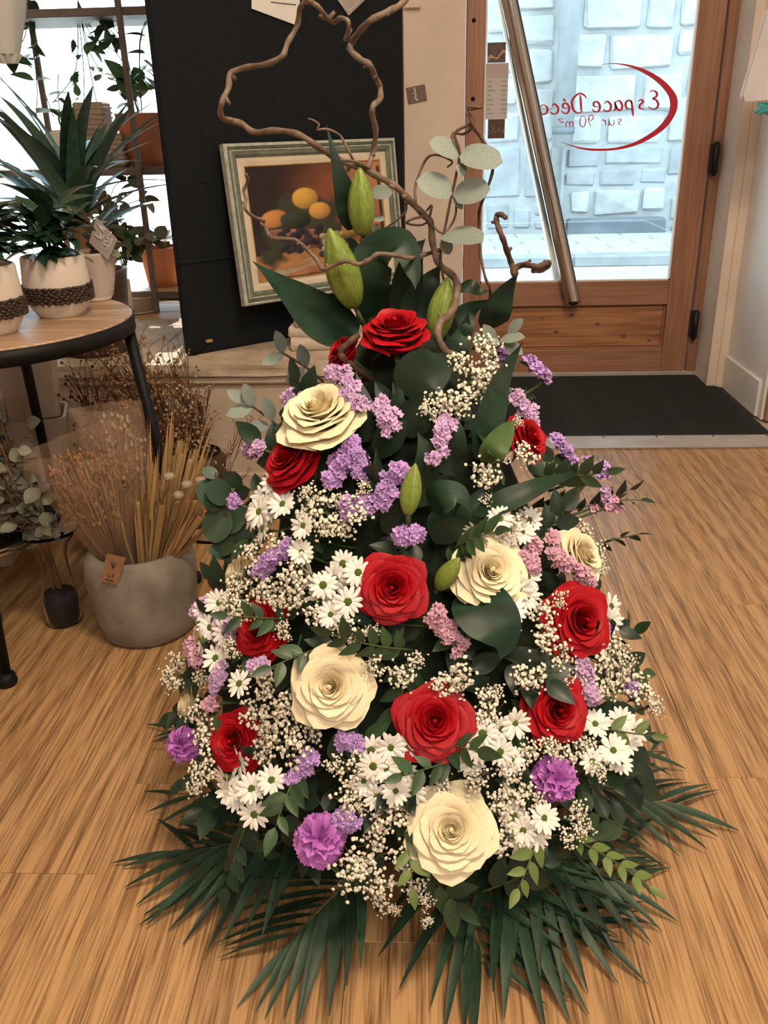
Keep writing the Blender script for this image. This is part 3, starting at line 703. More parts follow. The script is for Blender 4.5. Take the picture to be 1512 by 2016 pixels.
# ------------------------------------------------------------------ street outside
ZS = -0.12
YW = 9.45
st = struct('street', MB().box((-40, 3.92, ZS - 0.2), (40, 60, ZS - 0.03)).mesh('street', 'square_ground', False)); st['label'] = 'pale paved street and square outside'
sw = struct('sidewalk', MB().box((-0.6, 7.75, ZS - 0.03), (6, YW, ZS + 0.05)).mesh('sidewalk', 'mortar', False)); sw['label'] = 'pale paved sidewalk across the street'
for r in range(5):
    y0_ = 7.95 + r * 0.3
    for k in range(10):
        x0 = -0.6 + k * 0.52 + (r % 2) * 0.24
        obj('paver', MB().cbox((x0, y0_, ZS), (x0 + 0.505, y0_ + 0.285, ZS + 0.062), 0.008).mesh('paver', 'paver', False), sw)
for k in range(6):
    x0 = -0.6 + k * 0.95
    obj('kerb_stone', MB().cbox((x0, 7.72, ZS - 0.03), (x0 + 0.935, 7.93, ZS + 0.066), 0.014).mesh('kerb_stone', 'street_stone_grey', False), sw)
for r in range(8):
    for k in range(9):
        x0 = -0.9 + k * 0.42 + (r % 2) * 0.2; y0_ = 5.5 + r * 0.27
        obj('cobble', MB().cbox((x0, y0_, ZS - 0.06), (x0 + 0.40, y0_ + 0.25, ZS - 0.02), 0.01).mesh('cobble', 'paver', False), st)
hw = struct('facade_wall', MB().box((-1.5, YW, ZS), (6, YW + 0.6, 13.0)).mesh('facade_wall', 'mortar', False)); hw['label'] = 'pale blue-grey stone wall across the street'  # unseen height and left end added to keep sun off the street and door
def dp(x, y): return (850 + x / 2.284, y / 2.284)
def block(x0, x1, y0_, y1_, m='street_stone', proud=0.035, jit=0.012):
    a_ = P(*dp(x0, y1_), YW); b_ = P(*dp(x1, y0_), YW)
    g = 0.006
    mb = MB().cbox((a_.x + g, YW - proud, a_.z + g), (b_.x - g, YW + 0.05, b_.z - g), 0.022, jit=jit)
    obj('stone_block', mb.mesh('stone_block', m, False), hw)
for a_ in [(680, 950, -60, 135), (960, 1105, -60, 135), (1110, 1240, -40, 120), (640, 785, 148, 312), (795, 1092, 145, 312), (1100, 1240, 132, 250),
           (620, 925, 335, 505), (938, 1132, 330, 500), (1140, 1260, 262, 420), (600, 762, 520, 645), (785, 1045, 515, 645), (1052, 1250, 430, 640),
           (385, 555, 62, 205), (430, 548, 217, 378), (400, 545, 392, 500), (250, 378, 20, 150), (240, 425, 215, 330), (240, 390, 345, 480), (380, 560, -80, 50),
           (240, 395, 505, 640), (405, 545, 512, 640),
           (618, 712, 855, 962), (720, 938, 850, 965), (945, 1055, 838, 948), (1065, 1240, 880, 990)]:
    block(*a_)
for a_ in [(600, 760, 660, 760), (770, 1042, 655, 745), (1052, 1250, 655, 790), (590, 740, 770, 842), (750, 920, 756, 842), (930, 1060, 752, 830),
           (230, 405, 655, 895), (412, 545, 655, 895), (240, 350, 910, 1035), (360, 450, 935, 1030), (456, 520, 905, 975), (456, 530, 985, 1035), (1065, 1240, 1000, 1080)]:
    block(*a_, m='street_stone_grey', proud=0.02, jit=0.006)
block(598, 1045, 968, 1080, 'plinth_grey', 0.14, 0.01)
block(560, 600, 655, 1060, 'street_stone_grey', 0.10, 0.006)
a_ = P(*dp(590, 400), YW - 0.08)
dpz = thing('downpipe', 'pale blue rain pipe on the stone wall across the street', 'pipe', (a_.x, YW - 0.26, ZS))
za = P(*dp(590, 660), YW).z
obj('tube', MB().tube([V((0, 0, za - ZS)), V((0, 0, 4.6))], 0.095, 14).mesh('tube', 'street_stone_grey'), dpz)
for zz in (1.0, 2.2): obj('bracket', MB().tube([V((0, 0, zz)), V((0, 0, zz + 0.06))], 0.105, 14).mesh('bracket', 'plinth_grey'), dpz)

# ================================================================== LEFT: table, pots, dried flowers, shelves
def leaf_mesh(name, m, w=0.25, seg=7, fold=0.18, droop=0.15, shape='lance', across=1):
    rows = []
    for i in range(seg + 1):
        t_ = i / seg
        if shape == 'lance': wd = w * (math.sin(math.pi * t_ ** 0.75)) ** 0.9 if 0 < t_ < 1 else 0.004
        elif shape == 'round': wd = w * math.sqrt(max(0.0, 1 - (2 * t_ - 1) ** 2)) + 0.004
        elif shape == 'oval': wd = w * math.sin(math.pi * t_) ** 0.7 if 0 < t_ < 1 else 0.01
        else: wd = w * (1 - t_) ** 0.6 * (0.55 + 0.9 * min(1, t_ * 3)) * 0.7 + 0.002
        row = []
        for k in range(-across, across + 1):
            u = k / across; row.append(V((t_, wd * u, abs(u) * wd * fold - droop * t_ * t_)))
        rows.append(row)
    return MB().grid(rows).mesh(name, m)
LM = {
    'coffee': leaf_mesh('leaf', 'coffee_leaf', 0.24, 6, 0.3, 0.35, 'lance', 2),
    'plant': leaf_mesh('leaf', 'plant_leaf', 0.30, 5, 0.2, 0.2, 'lance', 1),
    'silver': leaf_mesh('leaf', 'silver_leaf', 0.40, 6, 0.25, 0.2, 'oval', 2),
    'yucca': leaf_mesh('leaf', 'yucca_leaf', 0.055, 9, 0.3, 0.35, 'blade', 1),
    'pist': leaf_mesh('leaf', 'leaf_pistachio', 0.21, 6, 0.2, 0.15, 'lance', 2),
    'fresh': leaf_mesh('leaf', 'leaf_fresh', 0.21, 6, 0.2, 0.12, 'lance', 2),
    'dark': leaf_mesh('leaf', 'leaf_dark', 0.26, 6, 0.22, 0.25, 'lance', 2),
    'palm': leaf_mesh('leaflet', 'leaf_palm', 0.054, 8, 0.25, 0.14, 'lance', 1),
    'euc': leaf_mesh('leaf', 'eucalyptus', 0.34, 8, 0.14, 0.14, 'round', 2),
    'eucd': leaf_mesh('leaf', 'eucalyptus_dark', 0.40, 8, 0.10, 0.10, 'round', 2),
    'eucg': leaf_mesh('leaf', 'eucalyptus', 0.28, 8, 0.12, 0.12, 'oval', 2),
}
def rdir(r=rnd): 
    z = r.uniform(-1, 1); a = r.uniform(0, 2 * math.pi); k = math.sqrt(1 - z * z); return V((k * math.cos(a), k * math.sin(a), z))

# ---- round table
TC = V((-0.904, 1.768, 0.0)); TR_, TZ = 0.303, 0.65
t = thing('plant_table', 'round wooden plant table with a black metal rim and splayed legs', 'table', TC)
obj('tabletop', MB().lathe([(0, TZ - 0.018), (TR_ - 0.006, TZ - 0.018), (TR_ - 0.004, TZ - 0.003), (TR_ - 0.008, TZ), (0, TZ)], 72).mesh('tabletop', 'table_wood', False), t)
obj('rim', MB().lathe([(TR_ - 0.004, TZ - 0.034), (TR_, TZ - 0.034), (TR_, TZ - 0.003), (TR_ - 0.003, TZ - 0.003), (TR_ - 0.004, TZ - 0.034)], 72).mesh('rim', 'black_metal', True), t)
for k in range(4):
    a = math.radians(-77.6 + 90 * k); d = V((math.cos(a), math.sin(a), 0))
    lg = obj('leg', MB().tube([d * 0.355 + V((0, 0, 0.004)), d * (TR_ - 0.018) + V((0, 0, TZ - 0.02))], [0.0105, 0.0135], 10).mesh('leg', 'black_metal'), t)
    obj('foot', MB().lathe([(0, 0), (0.019, 0), (0.021, 0.008), (0.018, 0.022), (0.012, 0.026), (0, 0.026)], 16, Matrix.Translation(d * 0.357)).mesh('foot', 'black_metal'), lg)

# ---- coffee pots
bean = MB().lathe([(0.0, -0.5), (0.25, -0.42), (0.42, 0.0), (0.25, 0.42), (0.0, 0.5)], 7, Matrix.Diagonal((1, 0.7, 1, 1))).mesh('bean', 'coffee_bean')
def pot_prof(H, r0, r1, r2): return [(0, 0), (r0 * 0.9, 0), (r0, 0.006), (r1, H * 0.30), (r1 * 0.985, H * 0.55), (r2, H - 0.004), (r2 - 0.002, H), (r2 - 0.006, H - 0.002), (r2 - 0.008, H * 0.85)]
def coffee_pot(loc, H, r, label, nleaf, seed, spread):
    r1 = random.Random(seed)
    t = thing('coffee_planter', label, 'planter', loc, 'white planters with a coffee bean band')
    obj('pot', MB().lathe(pot_prof(H, r * 0.72, r, r * 0.93), 48).mesh('pot', 'ceramic_white'), t)
    obj('soil', MB().lathe([(0, H * 0.9), (r * 0.9, H * 0.9)], 32).mesh('soil', 'soil'), t)
    # band of beans, the front ones as parts
    band = obj('bean_band', MB().lathe([(r * 0.975, H * 0.27), (r + 0.0015, H * 0.29), (r + 0.002, H * 0.38), (r * 0.99 + 0.0015, H * 0.50), (r * 0.985, H * 0.53)], 48).mesh('bean_band', 'coffee_bean'), t)
    mb = MB()
    for row in range(6):
        for k in range(34):
            a = 2 * math.pi * (k + 0.5 * (row % 2) + r1.uniform(-0.2, 0.2)) / 34; z_ = H * (0.29 + 0.044 * row) + r1.uniform(-0.001, 0.001)
            d = V((math.cos(a), math.sin(a), 0)); tt = V((-d.y, d.x, 0)); ax = (tt + V((0, 0, r1.uniform(-0.7, 0.7)))).normalized()
            M = Matrix.Identity(4); zz = ax; xx = d; yy = zz.cross(xx)
            for i in range(3): M[i][0], M[i][1], M[i][2], M[i][3] = xx[i] * 0.008, yy[i] * 0.010, zz[i] * 0.013, (d * (r * 0.99 + 0.002))[i] + (z_ if i == 2 else 0)
            mb.lathe([(0.0, -0.5), (0.25, -0.42), (0.42, 0.0), (0.25, 0.42), (0.0, 0.5)], 6, M)
    obj('beans', mb.mesh('beans', 'coffee_bean'), band, kind='stuff')
    for k in range(nleaf):
        a = r1.uniform(0, 2 * math.pi); el = r1.uniform(-0.1, 1.1); st0 = V((r1.uniform(-0.5, 0.5) * r, r1.uniform(-0.5, 0.5) * r, H * 0.92 + r1.uniform(0.01, spread * 0.75)))
        d = V((math.cos(a) * math.cos(el), math.sin(a) * math.cos(el), math.sin(el) * 0.8)); L_ = r1.uniform(0.055, 0.095)
        obj('leaf', LM['coffee'], t, frame(d, V((0, 0, 1)) + rdir(r1) * 0.4, st0 + d * 0.012, (L_, L_, L_)))
    mb = MB()
    for k in range(7):
        a = r1.uniform(0, 6.28); e_ = V((math.cos(a) * r * 0.5, math.sin(a) * r * 0.5, H * 0.92 + spread * r1.uniform(0.5, 0.8)))
        mb.tube([V((e_.x * 0.2, e_.y * 0.2, H * 0.88)), e_ * 0.7 + V((0, 0, H * 0.3)), e_], 0.0022, 5)
    obj('stems', mb.mesh('stems', 'stem_green'), t)
    return t
def on_table(px, py): return PF(px, py, TZ)
c1 = on_table(122, 620); H1 = 0.118
coffee_pot((c1.x, c1.y, TZ), 0.122, 0.068, 'white planter with a coffee bean band and glossy plant nearer the table edge', 74, 3, 0.13)
c2 = on_table(0, 655)
coffee_pot((c2.x - 0.012, c2.y, TZ), 0.128, 0.066, 'white planter with a coffee bean band cut off by the picture edge', 50, 5, 0.12)
# ribbed pale pot with the grey tag
c3 = on_table(190, 592)
t = thing('ribbed_planter', 'pale ribbed planter with a grey hanging label on the table', 'planter', (c3.x - 0.002, c3.y + 0.012, TZ))
obj('pot', MB().lathe([(0, 0), (0.030, 0), (0.034, 0.006)] + [(0.034 + 0.020 * (k / 18) ** 0.7 + (0.0012 if k % 2 else 0), 0.006 + 0.10 * k / 18) for k in range(19)] + [(0.050, 0.107), (0.048, 0.09)], 40).mesh('pot', 'pale_pot'), t)
r1 = random.Random(4)
for k in range(26):
    a = r1.uniform(-2.2, 1.2); el = r1.uniform(-0.5, 0.8); d = V((math.cos(a) * math.cos(el), math.sin(a) * math.cos(el), math.sin(el))); L_ = r1.uniform(0.03, 0.055)
    obj('leaf', LM['silver'], t, frame(d, V((0, 0, 1)) + rdir(r1) * 0.5, V((0.02, 0.01, 0.11)) + rdir(r1) * 0.03 + V((0, 0, 0.015)), (L_, L_, L_)))
q = [P(x, y, c3.y - 0.03) for x, y in ((189, 427), (231, 471), (213, 513), (175, 477))]
mb = MB(); mb.add(q + [p + V((0, 0.001, 0)) for p in q], [(0, 1, 2, 3), (7, 6, 5, 4), (0, 4, 5, 1), (1, 5, 6, 2), (2, 6, 7, 3), (3, 7, 4, 0)])
lt = obj('hanging_label', sub(mb, t.location).mesh('hanging_label', 'paper_grey', False), t, label='grey diamond label with pale script')
for seg in ([(192, 440), (200, 452), (206, 452), (198, 446), (204, 458)], [(187, 462), (196, 470), (198, 462), (200, 472), (205, 461)],
            [(209, 493), (212, 484), (205, 482), (206, 474), (212, 477), (214, 472), (211, 466), (216, 462)], [(213, 490), (221, 470)]):
    mb = MB().tube(cr([P(x, y, c3.y - 0.032) for x, y in seg], 4), 0.0011, 4); obj('script', sub(mb, t.location).mesh('script', 'paper'), lt)

# ---- yucca in a dark pot at the rear of the table
yl = P(70, 330, 2.30); yl.z = ZL + 0.0
t = thing('yucca_plant', 'tall blue-green yucca in a dark pot at the window side of the table', 'plant', (yl.x, 2.52, ZL))
obj('pot', MB().lathe([(0, 0), (0.085, 0), (0.095, 0.01), (0.115, 0.22), (0.118, 0.235), (0.105, 0.235), (0.10, 0.21)], 32).mesh('pot', 'brown_leather'), t)
obj('soil', MB().lathe([(0, 0.21), (0.108, 0.21)], 24).mesh('soil', 'soil'), t)
obj('trunk', MB().tube(cr([V((0, 0, 0.2)), V((0.01, 0, 0.32)), V((0.0, 0.01, 0.46))], 5), [0.028] * 11, 9).mesh('trunk', 'dry_brown'), t)
r1 = random.Random(8)
for k in range(46):
    a = r1.uniform(0, 6.28); el = r1.uniform(0.35, 1.4); d = V((math.cos(a) * math.cos(el), math.sin(a) * math.cos(el), math.sin(el))); L_ = r1.uniform(0.26, 0.44)
    obj('leaf', LM['yucca'], t, frame(d, V((0, 0, 1)) + rdir(r1) * 0.2, V((0, 0, 0.40 + r1.uniform(-0.12, 0.06))), (L_, L_ * 1.25, L_)))

# ---- white square planters stacked under the table
def square_pot(loc, w0, w1, h, rot, label):
    t = thing('square_planter', label, 'planter', M=Matrix.Translation(loc) @ Matrix.Rotation(math.radians(rot), 4, 'Z'), group='cream planters stacked under the table')
    mb = MB(); R_ = []
    for (s0, z0) in ((w0, 0), (w1, h), (w1 - 0.008, h), (w0 - 0.006, 0.01)):
        c_ = s0 * 0.18; R_.append([V((x, y, z0)) for x, y in ((s0 - c_, s0), (-s0 + c_, s0), (-s0, s0 - c_), (-s0, -s0 + c_), (-s0 + c_, -s0), (s0 - c_, -s0), (s0, -s0 + c_), (s0, s0 - c_), (s0 - c_, s0))])
    mb.grid(R_); k0 = len(mb.v); mb.add(R_[0][:8], [tuple(range(8))]); mb.add(R_[3][:8], [tuple(range(8))])
    obj('pot', mb.mesh('pot', 'ceramic_white', False), t)
    obj('lip', MB().grid([[p + V((0, 0, -0.004)) + V((p.x, p.y, 0)).normalized() * 0.002 for p in R_[1]], [p + V((p.x, p.y, 0)).normalized() * 0.002 + V((0, 0, 0.002)) for p in R_[1]]]).mesh('lip', 'ceramic_white', False), t)
    return t
square_pot((-1.02, 2.16, 0.0), 0.070, 0.080, 0.16, 14, 'cream planter standing on the floor at the bottom of the stack')
square_pot((-1.02, 2.16, 0.161), 0.072, 0.085, 0.17, 18, 'cream planter in the middle of the stack under the table')
square_pot((-1.02, 2.16, 0.332), 0.066, 0.082, 0.15, 24, 'cream planter topping the stack under the table')
square_pot((-1.12, 1.99, 0.0), 0.072, 0.085, 0.20, 6, 'cream planter on the floor nearest the picture edge under the table')
square_pot((-1.12, 1.99, 0.201), 0.074, 0.09, 0.20, 12, 'cream planter at the picture edge just below the table rim')
# dark tray on the lower level, with a bright rim
t = thing('metal_tray', 'low black round tray stand with a bright metal rim under the table', 'tray', (-1.02, 1.72, 0))
obj('plate', MB().lathe([(0, 0.205), (0.20, 0.205), (0.205, 0.21), (0.20, 0.214), (0, 0.214)], 48).mesh('plate', 'black_metal'), t)
obj('rim', MB().lathe([(0.203, 0.200), (0.209, 0.203), (0.209, 0.216), (0.203, 0.219)], 48).mesh('rim', 'steel'), t)
for k in range(3):
    a = k * 2.09 + 0.5; d = V((math.cos(a), math.sin(a), 0)); obj('leg', MB().tube([d * 0.17, d * 0.16 + V((0, 0, 0.206))], 0.008, 8).mesh('leg', 'black_metal'), t)
# brown lidded box in the shadow
p = PF(165, 1150, 0)
t = thing('dark_planter', 'dark brown glazed planter in the shadow under the table', 'planter', (-0.76, 1.99, 0))
obj('pot', MB().lathe([(0, 0), (0.07, 0), (0.085, 0.02), (0.10, 0.15), (0.094, 0.165), (0.088, 0.16), (0.085, 0.10)], 32).mesh('pot', 'brown_leather'), t)
r1 = random.Random(31)
mb = MB()
for k in range(30):
    d = rdir(r1); d.x = abs(d.x); d.z = abs(d.z) + 0.3; d.normalize(); L_ = r1.uniform(0.16, 0.30); b_ = V((r1.uniform(-.05, .05), r1.uniform(-.05, .05), 0.15)); mb.tube([b_, b_ + d * L_], 0.0012, 4)
    mb.lathe([(0, -0.008), (0.006, 0), (0, 0.008)], 5, Matrix.Translation(b_ + d * L_))
obj('dried_heads', mb.mesh('dried_heads', 'dry_red'), t, kind='stuff')
# teal ball vase at the picture edge
t = thing('teal_vase', 'round teal vase at the edge of the floor', 'vase', (-0.955, 1.545, 0))
obj('body', MB().lathe([(0, 0), (0.03, 0), (0.055, 0.02), (0.068, 0.06), (0.062, 0.095), (0.035, 0.12), (0.022, 0.13), (0.024, 0.145), (0.018, 0.145)], 36).mesh('body', 'teal_glaze'), t)
obj('neck_ring', MB().lathe([(0.022, 0.128), (0.026, 0.131), (0.022, 0.134)], 24).mesh('neck_ring', 'teal_glaze'), t)

# ---- trumpet vase with silver eucalyptus
vb = PF(128, 1222, 0)
t = thing('glass_vase', 'clear trumpet vase with dark purple sand beside the concrete pot', 'vase', vb)
Hh = 0.235
prof = [(0.030, 0), (0.040, 0.004), (0.039, 0.06), (0.031, 0.12), (0.029, 0.16), (0.036, 0.19), (0.062, 0.222), (0.078, 0.236)]
obj('glass', MB().lathe([(0, 0)] + prof + [(r - 0.0025, z_) for r, z_ in prof[::-1]], 40).mesh('glass', 'clear_glass'), t)
obj('sand', MB().lathe([(0, 0.004), (0.036, 0.005), (0.0365, 0.055), (0.033, 0.075), (0, 0.080)], 32).mesh('sand', 'purple_sand'), t)
e = thing('eucalyptus_bunch', 'bunch of silvery dried eucalyptus standing in the trumpet vase', 'foliage', (vb.x, vb.y, 0.085))
r1 = random.Random(14); mb = MB()
for k in range(26):
    a = r1.uniform(1.7, 5.2); tip = V((math.cos(a) * r1.uniform(0.05, 0.20) - 0.02, math.sin(a) * 0.10, r1.uniform(0.20, 0.46)))
    path = cr([V((r1.uniform(-.01, .01), r1.uniform(-.01, .01), 0)), V((tip.x * 0.15, tip.y * 0.15, 0.13)), V((tip.x * 0.6, tip.y * 0.6, tip.z * 0.65)), tip], 5)
    mb.tube(path, 0.0016, 4)
    for i in range(6, len(path), 1):
        for s_ in (-1, 1):
            if r1.random() < 0.5: continue
            d = rdir(r1); d.z *= 0.5; L_ = r1.uniform(0.026, 0.042)
            obj('leaf', LM['silver'], e, frame(d, V((0, -0.4, 1)) + rdir(r1) * 0.8, path[i], (L_, L_, L_)))
obj('stems', mb.mesh('stems', 'dry_brown'), e)

# ---- concrete pot with straw and wrapped dried bunches
CP = PF(295, 1232, 0)
t = thing('concrete_pot', 'grey concrete pot holding dried straw, with a kraft tag', 'pot', CP)
obj('body', MB().lathe([(0, 0), (0.090, 0), (0.101, 0.008), (0.108, 0.05), (0.1155, 0.12), (0.117, 0.15), (0.113, 0.178), (0.102, 0.196), (0.094, 0.200), (0.088, 0.195), (0.086, 0.15), (0.08, 0.02), (0, 0.02)], 56).mesh('body', 'concrete'), t)
q = [P(x, y, CP.y - 0.118) for x, y in ((210, 1089), (248, 1098), (231, 1152), (200, 1144))]
mb = MB(); n0 = V((0, -0.0012, 0)); mb.add(q + [p + n0 for p in q], [(0, 1, 2, 3), (7, 6, 5, 4), (0, 4, 5, 1), (1, 5, 6, 2), (2, 6, 7, 3), (3, 7, 4, 0)])
tg = obj('kraft_tag', sub(mb, CP).mesh('kraft_tag', 'kraft', False), t, label='small kraft paper tag')
for seg in ([(222, 1118), (219, 1105)], [(222, 1119), (224, 1103)], [(222, 1119), (230, 1109)], [(213, 1130), (212, 1135), (217, 1135)], [(220, 1130), (224, 1131), (221, 1136)], [(207, 1140), (223, 1144)]):
    mb = MB().tube([P(x, y, CP.y - 0.1205) for x, y in seg], 0.0009, 4); obj('print_mark', sub(mb, CP).mesh('print_mark', 'ink'), tg)
# straw bunch
sb = thing('straw_bunch', 'bundle of cut golden straw standing in the concrete pot', 'straw', (CP.x + 0.02, CP.y, 0.024))
r1 = random.Random(6)
stk = [MB().cbox((-0.5, -0.10, 0), (0.5, 0.10, 1), 0.04, jit=0.03).mesh('stalk', 'straw', False), MB().ribbon([V((0, 0, 0)), V((0.25, 0.2, 0.35)), V((-0.1, 0.3, 0.7)), V((0.15, 0.1, 1.0))], lambda q_: 0.5 - 0.12 * q_, V((0, 1, 0)), 0.5, 1).mesh('stalk', 'straw', False)]
for k in range(170):
    px_ = r1.uniform(240, 428); row_ = r1.random(); yy = CP.y - 0.085 + 0.20 * row_
    top = P(px_ + r1.uniform(-8, 8), 985 - 135 * row_ + r1.uniform(-28, 28) + 0.0022 * (px_ - 335) ** 2, yy)
    if px_ < 262: top = top + (CP + V((0, 0, 0.3)) - top) * 0.12
    nk = V((CP.x + (top.x - CP.x) * 0.42, CP.y + (top.y - CP.y) * 0.5, 0.165)); off = V((nk.x - CP.x, nk.y - CP.y, 0))
    if off.length > 0.072: nk = nk - off * (1 - 0.072 / off.length)
    d = (top - nk); L_ = (d.length + 0.035) * 0.87; b_ = nk - d.normalized() * 0.035
    M = zframe(d, b_ - sb.location, 1.0, r1.uniform(0, 6.28)) @ Matrix.Diagonal((r1.uniform(0.007, 0.014), r1.uniform(0.007, 0.014), L_, 1))
    obj('stalk', stk[k % 2], sb, M)
hd = MB().lathe([(0, -0.4), (0.5, -0.1), (0.62, 0.25), (0.4, 0.5), (0, 0.4)], 8, rfun=lambda g, z_: 1 + 0.2 * math.sin(g * 4 + z_ * 9)).mesh('seed_head', 'dry_pale')
for px, py in ((333, 942), (368, 958), (352, 978), (395, 950)):
    p = P(px, py, CP.y - 0.10) - sb.location; obj('seed_head', hd, sb, Matrix.Translation(p) @ Matrix.Diagonal((0.018, 0.018, 0.02, 1)))
# wrapped bunches leaning to the left
def wrapped(px_tip, py_tip, ytip, rad, label, mcore, nst, seed, base_dx, headm):
    tip = P(px_tip, py_tip, ytip); b_ = V((CP.x + base_dx, CP.y - 0.02, 0.12)); ax = (tip - b_); L_ = ax.length
    t = thing('wrapped_bunch', label, 'dried bouquet', b_, 'wrapped dried bouquets in the concrete pot')
    M = zframe(ax); r1 = random.Random(seed)
    def prad(z_): return rad * (0.22 + 0.78 * math.sin(min(1, z_ / (L_ * 0.82)) * 1.5) ** 1.2)
    mb = MB().lathe([(prad(z_), z_) for z_ in np.linspace(0.03, L_, 14)], 22, M, rfun=lambda g, z_: 1 + 0.07 * math.sin(g * 5 + z_ * 20) + 0.05 * math.sin(g * 11 - z_ * 31) + (0.22 * math.sin(g * 3) if z_ > L_ * 0.93 else 0))
    obj('wrap', mb.mesh('wrap', 'cellophane'), t)
    ms = MB(); mh = MB()
    for k in range(nst):
        a = r1.uniform(0, 6.28); rr = math.sqrt(r1.random()) * 0.86; zt = L_ * r1.uniform(0.62, 0.92); R_ = prad(zt) * rr
        p0, p1, p2 = V((math.cos(a) * 0.01, math.sin(a) * 0.01, 0.03)), V((math.cos(a) * R_ * 0.55, math.sin(a) * R_ * 0.55, zt * 0.5)), V((math.cos(a) * R_, math.sin(a) * R_, zt))
        ms.tube([M @ p0, M @ p1, M @ p2], 0.0022, 4)
        for j in range(4):
            c_ = p2 + V((r1.uniform(-.012, .012), r1.uniform(-.012, .012), r1.uniform(-.05, .012))); mh.lathe([(0, -0.9), (0.7, 0), (0, 0.9)], 5, M @ Matrix.Translation(c_) @ Matrix.Scale(r1.uniform(0.004, 0.008), 4))
    obj('stems', ms.mesh('stems', mcore), t, kind='stuff'); obj('heads', mh.mesh('heads', headm), t, kind='stuff')
    return t
wrapped(158, 872, CP.y - 0.05, 0.088, 'cellophane wrapped brown dried bouquet leaning lowest from the concrete pot', 'dry_brown', 150, 2, -0.03, 'dry_seed')
wrapped(215, 800, CP.y + 0.03, 0.066, 'cellophane wrapped bouquet of tiny pale buds leaning higher in the pot', 'dry_brown', 50, 3, -0.01, 'dry_pale')
# brown flax / gypsophila sprays standing in a dark jar behind
jar = thing('dark_jar', 'dark jar behind the straw holding tall dried sprays', 'jar', (-0.60, 2.17, 0))
obj('body', MB().lathe([(0, 0), (0.06, 0), (0.07, 0.01), (0.072, 0.20), (0.06, 0.215), (0.055, 0.21), (0.055, 0.03)], 28).mesh('body', 'brown_leather'), jar)
obj('lip', MB().lathe([(0.055, 0.213), (0.062, 0.216), (0.055, 0.219)], 28).mesh('lip', 'black_metal'), jar)
def dry_spray(label, tips, base, mst, mhd, seed, n, sp, hs=0.0045):
    r1 = random.Random(seed); t = thing('dried_spray', label, 'dried flowers', base, 'dried sprays behind the straw')
    ms, mh = MB(), MB()
    for px, py, yy in tips:
        tip = P(px, py, yy) - V(base); mid = V((tip.x * 0.35, tip.y * 0.4, tip.z * 0.5)); path = cr([V((0, 0, 0)), mid, tip], 6); ms.tube(path, [0.0022 - 0.0001 * i for i in range(len(path))], 4)
        for k in range(n):
            i = r1.randint(len(path) // 2 - 1, len(path) - 1); e_ = path[i] + V((r1.gauss(0, sp), r1.gauss(0, sp), abs(r1.gauss(0, sp)) * 0.9))
            m_ = path[i] * 0.45 + e_ * 0.55 + V((0, 0, -0.01)); ms.tube([path[max(0, i - 2)], m_, e_], 0.0009, 3)
            mh.lathe([(0, -1), (0.85, -0.2), (0.7, 0.6), (0, 1)], 6, Matrix.Translation(e_) @ Matrix.Rotation(r1.uniform(0, 3), 4, 'X') @ Matrix.Scale(hs * r1.uniform(0.7, 1.3), 4))
    obj('stems', ms.mesh('stems', mst), t, kind='stuff'); obj('heads', mh.mesh('heads', mhd), t, kind='stuff')
bz = (-0.60, 2.17, 0.04)
dry_spray('rust brown flax spray behind the table leg', [(200, 760, 2.2), (240, 720, 2.2), (270, 745, 2.15), (300, 760, 2.2), (225, 800, 2.1), (190, 700, 2.25), (255, 690, 2.2), (285, 800, 2.1), (210, 840, 2.1)], bz, 'dry_brown', 'dry_seed', 5, 80, 0.034)
dry_spray('tall thin seed spray rising beside the black board corner', [(330, 690, 2.2), (345, 720, 2.2), (360, 670, 2.2), (310, 700, 2.2), (395, 790, 2.15)], bz, 'dry_brown', 'dry_brown', 7, 22, 0.022, 0.004)
dry_spray('pale dried baby\'s breath spray against the platform front', [(395, 780, 2.15), (375, 800, 2.15), (410, 760, 2.15), (345, 805, 2.1), (365, 770, 2.15)], bz, 'dry_brown', 'dry_pale', 9, 40, 0.02, 0.004)
dry_spray('wispy dried sprig between the straw and the flower arrangement', [(470, 840, 2.0), (450, 870, 2.0), (480, 930, 2.0), (490, 825, 2.0)], (-0.52, 2.0, 0.04), 'dry_brown', 'dry_pale', 19, 12, 0.014, 0.0035)
dry_spray('dark dried twigs hanging under the table top', [(150, 745, 2.25), (165, 780, 2.25), (180, 730, 2.2), (165, 830, 2.2)], (-0.76, 1.99, 0.10), 'dry_red', 'dry_red', 23, 45, 0.035)
# wooden round tray on the floor
p = PF(420, 1035, 0.02)
t = thing('wooden_tray', 'round brown wooden board with a dark edge behind the concrete pot', 'tray', (p.x, p.y + 0.02, 0))
obj('disc', MB().lathe([(0, 0.0), (0.088, 0.0), (0.09, 0.004), (0.09, 0.016), (0.087, 0.02), (0, 0.02)], 48).mesh('disc', 'table_wood', False), t)
obj('rim', MB().lathe([(0.0895, 0.0), (0.0925, 0.0), (0.0925, 0.008), (0.0895, 0.008)], 48).mesh('rim', 'black_metal'), t)

